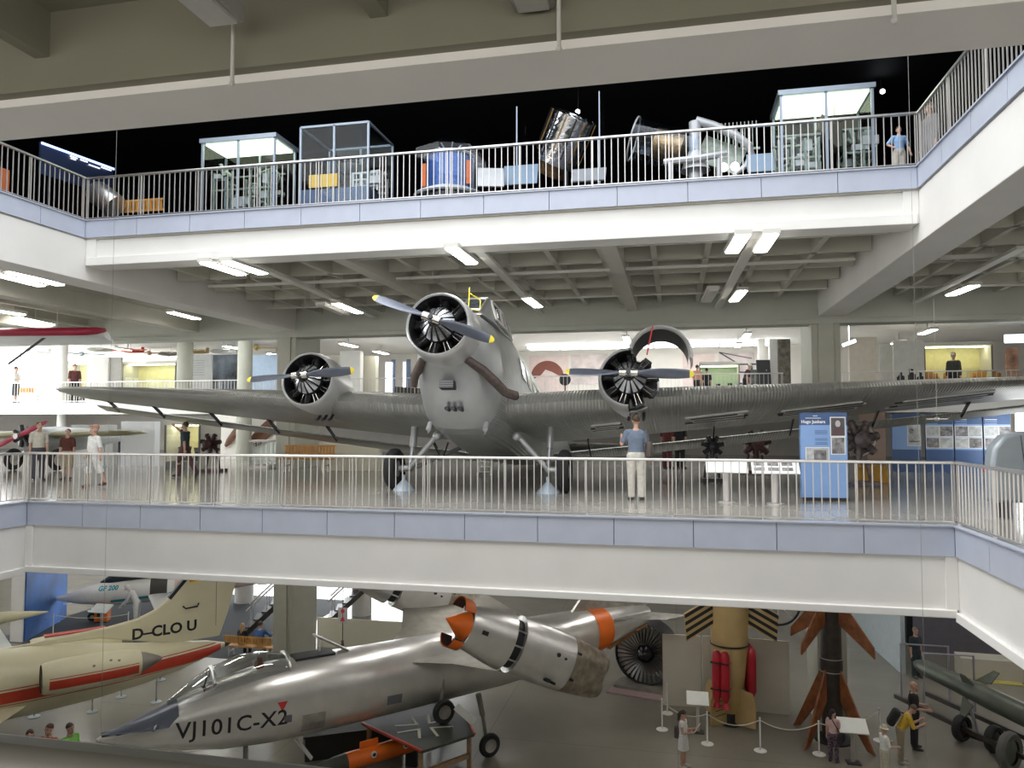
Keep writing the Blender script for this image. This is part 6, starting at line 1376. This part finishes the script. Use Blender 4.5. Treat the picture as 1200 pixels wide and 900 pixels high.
panel('brownish display panel behind the pinkish engine', (atY(1012, 500, 24).x, 24.6), (atY(1042, 500, 24).x, 24.4), 0, 2.2, mat('panel_brown', (.30, .22, .18), .6))
a = atY(1187, 484, 25); window('window_9', (a.x, 25, .2), (a.x+2.2, 25.05, a.z), 2, 0)
t = tag(MB().box((0, 0, 0), (.34, .03, .17)).build('exit_sign', emis('sign_green', (.05, .5, .15), .6), loc=atY(1067, 473.5, 26)), 'small green exit sign below the right wing', 'sign'); 
MB().box((-.04, -.018, 0), (.1, .004, .1)).build('pictogram', markw, t); MB().box((0, .02, .6), (.02, .02, 1.05)).build('hanger', darkm, t)
# small model hanging before the blue wall
q = atY(1098, 491, 15); t = thing('model_aircraft', 'tiny silver model hanging on a wire before the blue display wall', 'model', q); MB().sph((0, 0, 0), (.04, .12, .04), 8).box((0, 0, 0), (.36, .05, .01)).build('body', steel, t); MB().cyl((0, 0, 0), (0, 0, 2.2), .003, n=5).build('wire', steelp, t)
# --- left part
grn = mat('wing_ochre', (.36, .34, .20), .5, 0, .06, 2)
y_ = 21.5; a = atY(158, 508, y_); b = atY(-60, 512, y_); nz = atY(24, 511, y_-1.2)
pl = thing('propeller_aircraft', 'old aircraft with olive wing and red propeller at the far left', 'airplane', (nz.x, y_-1.2, 0))
L0 = V((nz.x, y_-1.2, 0))
secs = []
for f, ch, t_ in ((0, 1.9, .16), (.5, 1.8, .15), (.9, 1.6, .13), (.97, 1.2, .1), (1, .5, .05)):
    c = b+(a-b)*f-L0; secs.append(airfoil(c.x, c.y-.5+(1.8-ch)*.4, ch, c.z, t_*1.6))
MB().loft(secs).build('wing', grn, pl)
MB().lathe([(.001, 0), (.3, .1), (.42, .6), (.45, 1.4), (.36, 2.8), (.1, 4.6)], Mx.Translation((0, .1, nz.z-.15)) @ Mx.Rotation(-pi/2, 4, 'X'), 24).build('fuselage', mat('aircraft_silver', (.4, .42, .42), .4, .4), pl)
for k in range(7):
    a_ = 2*pi*k/7; MB().cyl((.12*cos(a_), 0.1, nz.z+.12*sin(a_)), (.36*cos(a_), .1, nz.z+.36*sin(a_)), .07, n=10).build('cylinder', darkm, pl)
pr = MB()
for s_ in (1, -1): pr.loft([[(s_*x, -.12+dy*c_, nz.z+s_*x*.42+dz*c_) for dy, dz in ((-.03, .02), (.0, .1), (.03, -.02), (0, -.1))] for x, c_ in ((.05, .6), (.4, 1.), (.8, .9), (1.05, .5), (1.12, .1))])
pr.build('propeller', mat('propeller_red', (.45, .03, .07), .3), pl); MB().cyl((0, -.2, nz.z), (0, .1, nz.z), .09, n=14).build('hub', steel, pl)
for s_ in (-1, 1):
    MB().cyl((s_*.3, .5, nz.z-.5), (s_*.75, .6, .35), .045).build('gear_strut', steelp, pl); w_ = MB().lathe([(.2, -.06), (.33, -.07), (.36, 0), (.33, .07), (.2, .06)], basis((s_*.85, .6, .36), (0, 1, 0), (0, 0, 1)), 24).build('wheel', rubber, pl); MB().cyl((s_*.8, .6, .36), (s_*.9, .6, .36), .21, n=18).build('wheel_rim', steelp, w_)
MB().cyl((0, 4.4, 0), (0, 4.4, nz.z-.2), .05).build('tail_strut', darkm, pl)
# red edged wing hanging below the ceiling at the left
y_ = 19.0; a = atY(117, 390, y_); b = atY(-70, 392, y_); o0 = (a+b)/2
hw_ = thing('hanging_wing', 'white aircraft wing with a red leading edge hanging under the ceiling at the far left', 'airplane part', o0)
secs = []; 
for f, ch in ((0, 1.5), (.6, 1.5), (.9, 1.35), (.97, 1.0), (1, .4)):
    c = b+(a-b)*f-o0; secs.append(airfoil(c.x, c.y-.4+(1.5-ch)*.5, ch, c.z-.0, .24, .22))
MB().loft(secs).build('wing_skin', mat('wing_white', (.68, .70, .70), .4, 0, .08, 2), hw_)
mb = MB(); e0 = b-o0+V((0, -.42, 0)); e1 = b+(a-b)*.9-o0+V((0, -.36, 0)); e2 = a-o0+V((-.05, -.1, .05)); e3 = a-o0+V((.0, .2, .1))
mb.tube([e0, e1, a-o0+V((-.2, -.28, .02)), e2, e3], [.13, .12, .12, .11, .06], 10); mb.build('red_edge', mat('edge_red', (.36, .015, .05), .4), hw_)
for dx in (-.2, -1.0): MB().box((a.x-o0.x-1.1+dx*.9, .1, .065-.02), (.34, .5, .02), rot=(R(-16), 0, 0)).build('wing_letter', mat('letter_grey', (.2, .22, .24), .5), hw_)
for f in (.1, .55): c = b+(a-b)*f-o0; MB().bar(c+V((.9, 0, .0)), c+V((-.7, .1, -.9)), .04, .06).build('strut', darkm, hw_)
for x in (-1.5, 1.2): MB().cyl((x, .2, .05), (x, .2, 5.55-o0.z), .008, n=5).build('wire', steelp, hw_)
# white screens, yellow case, signs at the back below the mezzanine
def pan2(label, u0, u1, vt, vb, m, th=.1, **k):
    a = atZ(u0, vb, 0); b = atZ(u1, vb, 0); h_ = atY(u0, vt, a.y).z
    return panel(label, (a.x, a.y), (b.x, b.y*0+a.y), 0, h_, m, th=th, **k)
pan2('bright white screen wall left of the yellow lit case', 144, 190, 494, 546, mat('screen_white', (.85, .88, .92), .6, 0, 0), .3)
pan2('grey screen wall behind the stout man in white', 84, 143, 498, 543, mat('screen_grey', (.42, .43, .42), .6), .2)
ylm = emis('case_yellow', (.95, .85, .35), .55)
def lit_case(label, p, q, z0, h, dep=1.2, items=0, m=None, cap=True, name='display_case'):
    p = V((*p, 0)); q = V((*q, 0)); W = (q-p).length; t = thing(name, label, 'display case', (p.x, p.y, z0), atan2((q-p).y, (q-p).x))
    fr_ = mat('case_dark_frame', (.16, .16, .15), .5)
    MB().box((W/2, dep, h/2), (W, .06, h)).build('back_panel', m or mat('case_wall_yellow', (.74, .68, .36), .6), t); MB().box((W/2, dep/2, .12), (W, dep, .24)).build('base', fr_, t)
    MB().box((W/2, dep/2, h-.05), (W+.06, dep+.06, .14)).build('top', lampf, t); MB().box((W/2, dep*.4, h-.14), (W-.1, .2, .03)).build('light_strip', emis('case_lamp', (1, .93, .6), 9), t)
    for x in (0, W): MB().box((x, .0, h/2), (.05, .05, h)).build('frame_post', fr_, t); MB().box((x, dep/2, h/2), (.03, dep, h)).build('side_panel', lampf, t)
    MB().box((W/2, 0, h/2), (W, .01, h)).build('glass_pane', caseg, t)
    rnd = random.Random(len(label))
    for k in range(items):
        x = W*(k+.6)/(items+.3); o = thing('exhibit_figure', ['small dark exhibit standing in the case: ', ][0]+label[:0]+'number', 'exhibit') if False else None
        mb = MB(); hh = .35+.2*rnd.random(); mb.lathe([(.12, .24), (.14, .3), (.06, .5), (.1, .55+hh*.4), (.02, .3+hh)], Mx.Translation((x, dep*.5, 0)), 12); mb.build('exhibit', ink, t)
    return t
a, b = atZ(193, 549, 0), atZ(239, 549, 0); h_ = atY(193, 494, a.y).z; lit_case('yellow lit glass case behind the pointing man', (a.x, a.y), (b.x, a.y), 0, h_, items=4)
q = atZ(247, 553, 0); radial('dark brown engine between the yellow case and the pillar', 247, 520, q.y, .34, mat('engine_brown', (0, 0, 0)))
pan2('low white wall behind the orange bench', 378, 452, 519, 551, pw2, .25)
q = atZ(386, 550, 0); MB()
pq = atZ(374, 551, 0); bench('slatted orange bench right of the left gallery column', (pq.x, pq.y-.9), R(0), 0, 1.75)
for u, v, lab in ((149, 541, 'grey barrier post before the white screen wall, left one'), (187, 541, 'grey barrier post before the white screen wall, right one'), (136, 546, 'grey barrier post behind the stout man')):
    q = atZ(u, v, 0); t = thing('barrier_post', lab, 'barrier post', (q.x, q.y-.6, 0), group='gallery barrier posts'); MB().lathe([(.16, 0), (.16, .015), (.03, .03), (.022, .8), (.001, .8)], None, 16).build('pole', gp, t)
q = atZ(311, 548, 0); t = thing('round_display_case', 'round glass display case with a slatted skirt beside the pillar', 'display case', (q.x, q.y, 0)); MB().lathe([(.55, 0), (.55, .1), (.001, .1)], None, 28).build('base', steelp, t); MB().lathe([(.5, .1), (.5, .9), (.49, .9), (.49, .1)], None, 28).build('glass_drum', caseg, t)
MB().lathe([(.58, .9), (.58, .96), (.001, .96)], None, 28).build('top', steelp, t)
for k in range(20): a_ = 2*pi*k/20; MB().cyl((.54*cos(a_), .54*sin(a_), .1), (.54*cos(a_), .54*sin(a_), .9), .012, n=5).build('slat', steelp, t)
propw = mat('propeller_wood', (.13, .055, .03), .35, 0, .2, 6)
for i, (u0, v0, u1, v1, lab) in enumerate(((264, 523, 283, 497, 'brown wooden propeller blade leaning left of the pillar'), (291, 520, 322, 488, 'dark propeller blade on the white wall right of the pillar'), (298, 522, 323, 500, 'broad brown propeller blade near the left column'))):
    a, b = atY(u0, v0, 28.62), atY(u1, v1, 28.62); d = b-a; n_ = d.length; M = Mx.Translation(a) @ frame(d).to_4x4()
    tag(MB().loft([[(y_*.05, x_*c_, n_*f) for x_, y_ in ((-.16, 0), (0, .6), (.16, 0), (0, -.6))] for f, c_ in ((0, .4), (.2, .9), (.6, 1.), (.9, .8), (1, .3))], M=M).build('propeller', propw), lab, 'propeller')
a, b = atY(243, 494, 28.2), atY(323, 494, 28.2); panel('pale wall with propellers between pillar and left column', (a.x, 28.75), (b.x, 28.75), .0, 1.9, wallw, th=.1)
# step ladder under the fuselage
q = atZ(567, 557, 0); t = thing('step_ladder', 'white step ladder below the belly of the trimotor', 'ladder', (q.x, q.y, 0))
for x in (-.2, .2): MB().bar((x, 0, 0), (x*.8, .4, .62), .04, .05).build('rail', markw, t)
for k in range(4): MB().box((0, .05+.09*k, .1+.15*k), (.4, .16, .03)).build('tread', markw, t)
# --- mezzanine exhibits
MZ = 2.5
def mpan(label, u0, u1, vt, y, m, th=.12, name='display_wall', cat='display wall', zb=MZ):
    a = atY(u0, vt, y); b = atY(u1, vt, y); return panel(label, (a.x, y), (b.x, y), zb, a.z-zb, m, name, cat, th)
def mcase(label, u0, u1, vt, y, items=3, m=None, dep=1.2): a = atY(u0, vt, y); b = atY(u1, vt, y); return lit_case(label, (a.x, y), (b.x, y), MZ, a.z-MZ, dep, items, m)
mcase('yellow lit mezzanine case behind the visitor in maroon', 74, 103, 423, 34.5, 1); mpan('white angled mezzanine panel right of the visitor in maroon', 103, 128, 419, 33.8, white); mpan('grey mezzanine wall left of the long yellow case', 128, 143, 419, 33.9, mat('wall_grey', (.40, .40, .38), .6))
mcase('long yellow lit mezzanine case above the left wing', 144, 206, 424, 34, 0); mpan('grey text panel on the mezzanine beside the round pillar', 219, 249, 416, 33.5, mat('text_panel', (.42, .43, .42), .6)); 
tp_ = [o for o in COL.objects if o.get('label', '').startswith('grey text panel')][0]; Wt = tp_.dimensions.x; Ht = tp_.dimensions.z
for k in range(7): MB().box((Wt*.45, -.062, Ht-.3-.12*k), (Wt*.55, .004, .035)).build('text_line', mat('letter_dim', (.30, .31, .31), .6), tp_)
mur = mat('mural_dark', (.14, .17, .21), .6, 0, .9, 1.1); mpan('dark blue grey photo mural on the mezzanine left of the column', 250, 292, 416, 35.5, mur, name='photo_mural', cat='mural'); mpan('light blue mezzanine wall next to the left column', 292, 330, 416, 34.8, mat('wall_lightblue', (.42, .55, .72), .6))
p = atY(43, 463, 33.0); bench('orange wooden bench on the left mezzanine', (p.x, 32.5), R(180), MZ, 1.2)
# stair on the mezzanine beside the left engine
q = atY(384, 440, 33.5); t = thing('staircase', 'blue steel stairs rising behind the left engine', 'stairs', (q.x, 33.5, MZ), R(165), 'steel staircases')
for k in range(9): MB().box((.25*k, 0, .2+.24*k), (.3, 1.1, .05)).build('step', darkm, t)
for y_ in (-.55, .55): MB().bar((-.1, y_, .1), (2.2, y_, 2.3), .05, .26).build('stringer', mat('stair_blue', (.16, .24, .42), .4), t)
for u0, u1, vt, y, lab, m in ((400, 424, 412, 36, 'white mezzanine wall behind the left engine', white), (425, 442, 418, 37, 'cream mezzanine wall left of the bright strips', pw2), (492, 500, 415, 36, 'narrow white mezzanine pillar close to the trimotor chin', white)): mpan(lab, u0, u1, vt, y, m, .4)
for u, lab in ((456, 'bright vertical light strip on the mezzanine, left one'), (474, 'narrow light strip on the mezzanine, right one')):
    a = atY(u, 418, 36.5); t = thing('light_column', lab, 'light', (a.x, 36.5, MZ), group='vertical light strips'); MB().box((0, 0, 1.1), (.34 if u < 460 else .12, .06, 2.1)).build('tube', emis('strip_white', (.9, .96, 1), 4), t); MB().box((.2, .08, 1.15), (.2, .1, 2.3)).build('housing', mat('strip_blue', (.10, .14, .22), .5), t)
a = atY(466, 452, 31.5); tag(MB().box((0, 0, .35), (1.05, .6, .5), rot=(0, R(4), 0)).box((-.4, 0, .06), (.1, .5, .12)).box((.4, 0, .06), (.1, .5, .12)).build('display_chest', mat('chest_dark', (.06, .055, .05), .6), loc=(a.x+.5, 31.5, MZ)), 'dark low display chest on the mezzanine left of the trimotor chin', 'chest')
# posters on the back wall of the right mezzanine
def poster(label, u0, u1, vt, vb, y, m): 
    a = atY(u0, vt, y); b = atY(u1, vb, y); return tag(MB().box(((b.x-a.x)/2, 0, (b.z-a.z)/2), (b.x-a.x, .05, a.z-b.z)).build('poster', m, loc=a), label, 'poster')
ps = poster('pale poster with a large brown half disc behind the trimotor', 620, 666, 417, 462, 41.97, mat('poster_pink', (.70, .58, .55), .6)); W = ps.dimensions.x
decal('brown_disc', flat([[(.95*cos(R(a)), .95*sin(R(a))) for a in range(-10, 200, 10)] + [(-.35, .15), (-.1, .45), (.3, .3), (.62, .12)]]), mat('poster_brown', (.22, .07, .05), .6), basis((1.05, -.035, -1.25), (1, 0, 0), (0, 0, 1)), ps)
poster('pale map poster with landscape lines behind the propeller', 669, 712, 416, 450, 41.97, mat('poster_map', (.60, .53, .52), .6, 0, .3, 1.2)); poster('wide pale picture on the back wall above the green glass case', 800, 838, 415, 452, 41.97, mat('poster_pink', (0, 0, 0))); poster('second wide pale picture on the back wall right of the first', 842, 884, 414, 450, 41.97, mat('poster_map', (0, 0, 0)))
mcase('green tinted glass case on the right mezzanine', 820, 866, 425, 33, 3, mat('case_wall_green', (.42, .55, .42), .6)); q = atY(884, 452, 32.6)
t = thing('wheel_display', 'round black emblem disc on the mezzanine right of the trimotor', 'exhibit', (atY(662, 445, 33).x, 33, MZ)); z = atY(662, 445, 33).z-MZ; MB().lathe([(.001, -.03), (.26, -.03), (.26, .03), (.001, .03)], basis((0, 0, z), (1, 0, 0), (0, 0, 1)), 28).build('disc', ink, t); MB().cyl((0, .04, 0), (0, .04, z-.2), .03).build('post', darkm, t)
q = atY(876, 430, 32.5); t = thing('truss_machine', 'dark lattice machine frame on the right mezzanine', 'machine', (q.x+.3, 34.9, MZ))
for x in (-.6, .1, .7): MB().box((x, 0, .85), (.07, .07, 1.7)).build('upright', darkm, t)
for z in (.3, .8, 1.3, 1.65): MB().box((.05, 0, z), (1.4, .06, .06)).build('rail', darkm, t)
MB().box((.3, .1, 1.1), (.8, .4, .6)).build('body', mat('machine_grey', (.12, .12, .13), .5, .3, .4, 6), t); MB().bar((-.6, -.1, 1.75), (-1.3, -.1, 2.2), .05, .05).build('arm', darkm, t); MB().bar((-1.3, -.1, 2.2), (.1, -.1, 1.9), .04, .04).build('arm', darkm, t)
q = atY(896, 440, 31.6); t = thing('leaning_board', 'dark leaning display board left of the white pillar', 'board', (q.x, 31.8, MZ)); MB().box((0, 0, .8), (.55, .06, 1.6), rot=(R(-8), 0, R(12))).build('board', mat('board_dark', (.05, .05, .055), .5), t); MB().bar((.1, .3, 0), (.1, .05, 1.2), .04, .04).build('prop', steelp, t)
for u0, u1, y, lab, m in ((901, 911, 32.5, 'white wall pier left of the right column', white), (911, 925, 32.2, 'dark brick pier left of the right column', mat('pier_brick', (.13, .12, .095), .8, 0, .5, 6)), (888, 896, 34, 'bright white pier behind the leaning board', white)): mpan(lab, u0, u1, 398, y, m, .5)
mpan('pale curved mezzanine wall right of the right column', 994, 1026, 396, 34, mat('wall_pale', (.60, .56, .48), .6), .3)
t = mpan('white mezzanine cabinet with a figure mural on the right', 1046, 1082, 399, 31.8, mat('cabinet_white', (.60, .60, .55), .5), .1, 'mural_cabinet', 'cabinet')
for k, (x, h_) in enumerate(((.25, .8), (.65, .9), (.95, .75))): decal('mural_figure', flat([[(x-.14, .05), (x+.16, .05), (x+.13, h_*.7), (x+.05, h_*.75), (x+.06, h_*.92), (x-.04, h_*.95), (x-.06, h_*.76), (x-.15, h_*.65)]]), ink, basis((0, -.055, .95-.95+.3), (1, 0, 0), (0, 0, 1)), t)
mpan('white side of the mezzanine cabinet seen at an angle', 1030, 1045, 404, 32.6, mat('cabinet_white', (0, 0, 0)), .1)
t = mcase('yellow lit mezzanine case with orange suits at the right', 1083, 1162, 402, 32.2, 0)
for k, x in enumerate((.35, 1.15, 2.15, 2.6)):
    f_ = thing('display_suit', ['orange flight suit torso at the left end of the right yellow case', 'orange flight suit torso left of the middle in the right yellow case', 'orange flight suit torso right of the middle in the right yellow case', 'orange flight suit torso at the right end of the right yellow case'][k], 'suit', (t.location.x+x, t.location.y+.6, MZ+.24)); MB().loft([[(a_*cos(2*pi*i/14), b_*sin(2*pi*i/14), z) for i in range(14)] for z, a_, b_ in ((.3, .16, .11), (.5, .2, .12), (.72, .24, .12), (.84, .14, .09), (.9, .06, .06))]).build('torso', mat('suit_orange', (.55, .25, .04), .7), f_)
    for s_ in (-1, 1): MB().tube([(s_*.22, 0, .76), (s_*.3, -.03, .55), (s_*.26, -.1, .35)], [.07, .06, .05], 8).build('sleeve', MATS['suit_orange'], f_)
    MB().lathe([(.13, 0), (.13, .03), (.03, .05), (.03, .3)], None, 12).build('stand', darkm, f_)
mpan('red and cream mezzanine board at the right picture edge', 1178, 1192, 408, 31.6, mat('board_redcream', (.40, .22, .15), .6, 0, .6, 3)); a = atY(1184, 394, 33); t = thing('light_box', 'bright white light box at the right picture edge of the mezzanine', 'light', (a.x, 33, MZ)); MB().box((.6, 0, a.z-MZ-.1), (1.6, .1, .32)).build('panel', emis('strip_white', (0, 0, 0), 0), t); MB().box((.6, .08, (a.z-MZ)/2), (.1, .08, a.z-MZ)).build('post', lampf, t)
a = atY(1034, 402, 33); tag(MB().box((0, 0, 0), (.5, .12, .12), rot=(0, R(-20), 0)).cyl((0, 0, 0), (0, 0, 5.6-a.z), .015, n=5).build('tube_light', emis('strip_white', (0, 0, 0), 0), loc=(atY(995, 402, 31.5).x, 31.5, atY(995, 402, 31.5).z)), 'small slanting tube light just right of the right column', 'light')
# clutter of hanging models below the rear ceiling on the left
rnd = random.Random(4)
for k, (u, v, c) in enumerate([(118, 410, (.5, .5, .45)), (40, 413, (.6, .62, .6)), (153, 411, (.55, .08, .05)), (175, 414, (.35, .2, .1)), (200, 415, (.3, .28, .25)), (228, 412, (.45, .32, .15)), (262, 412, (.4, .4, .4)), (95, 415, (.2, .25, .25)), (300, 408, (.6, .45, .1))]):
    q = atY(u, v, 33+rnd.random()*3); nm = ['cream', 'white', 'red', 'brown', 'grey brown', 'ochre', 'pale grey', 'dark green', 'yellow'][k]
    t = thing('hanging_model_aircraft', 'small %s model aircraft hanging under the rear ceiling at the left' % nm, 'model', q, rnd.uniform(-1, 1), 'hanging model aircraft'); m = mat('model_%d' % k, c, .5)
    MB().lathe([(.001, -.7), (.1, -.5), (.13, 0), (.08, .5), (.02, .8)], Mx.Rotation(-pi/2, 4, 'X'), 10).build('body', m, t); MB().box((0, -.1, .02), (2.2, .32, .03)).build('wing', m, t); MB().box((0, .7, .05), (.6, .16, .02)).box((0, .72, .14), (.02, .18, .24)).build('tail', m, t); MB().cyl((0, 0, .1), (0, 0, 5.6-q.z), .006, n=5).build('wire', darkm, t)
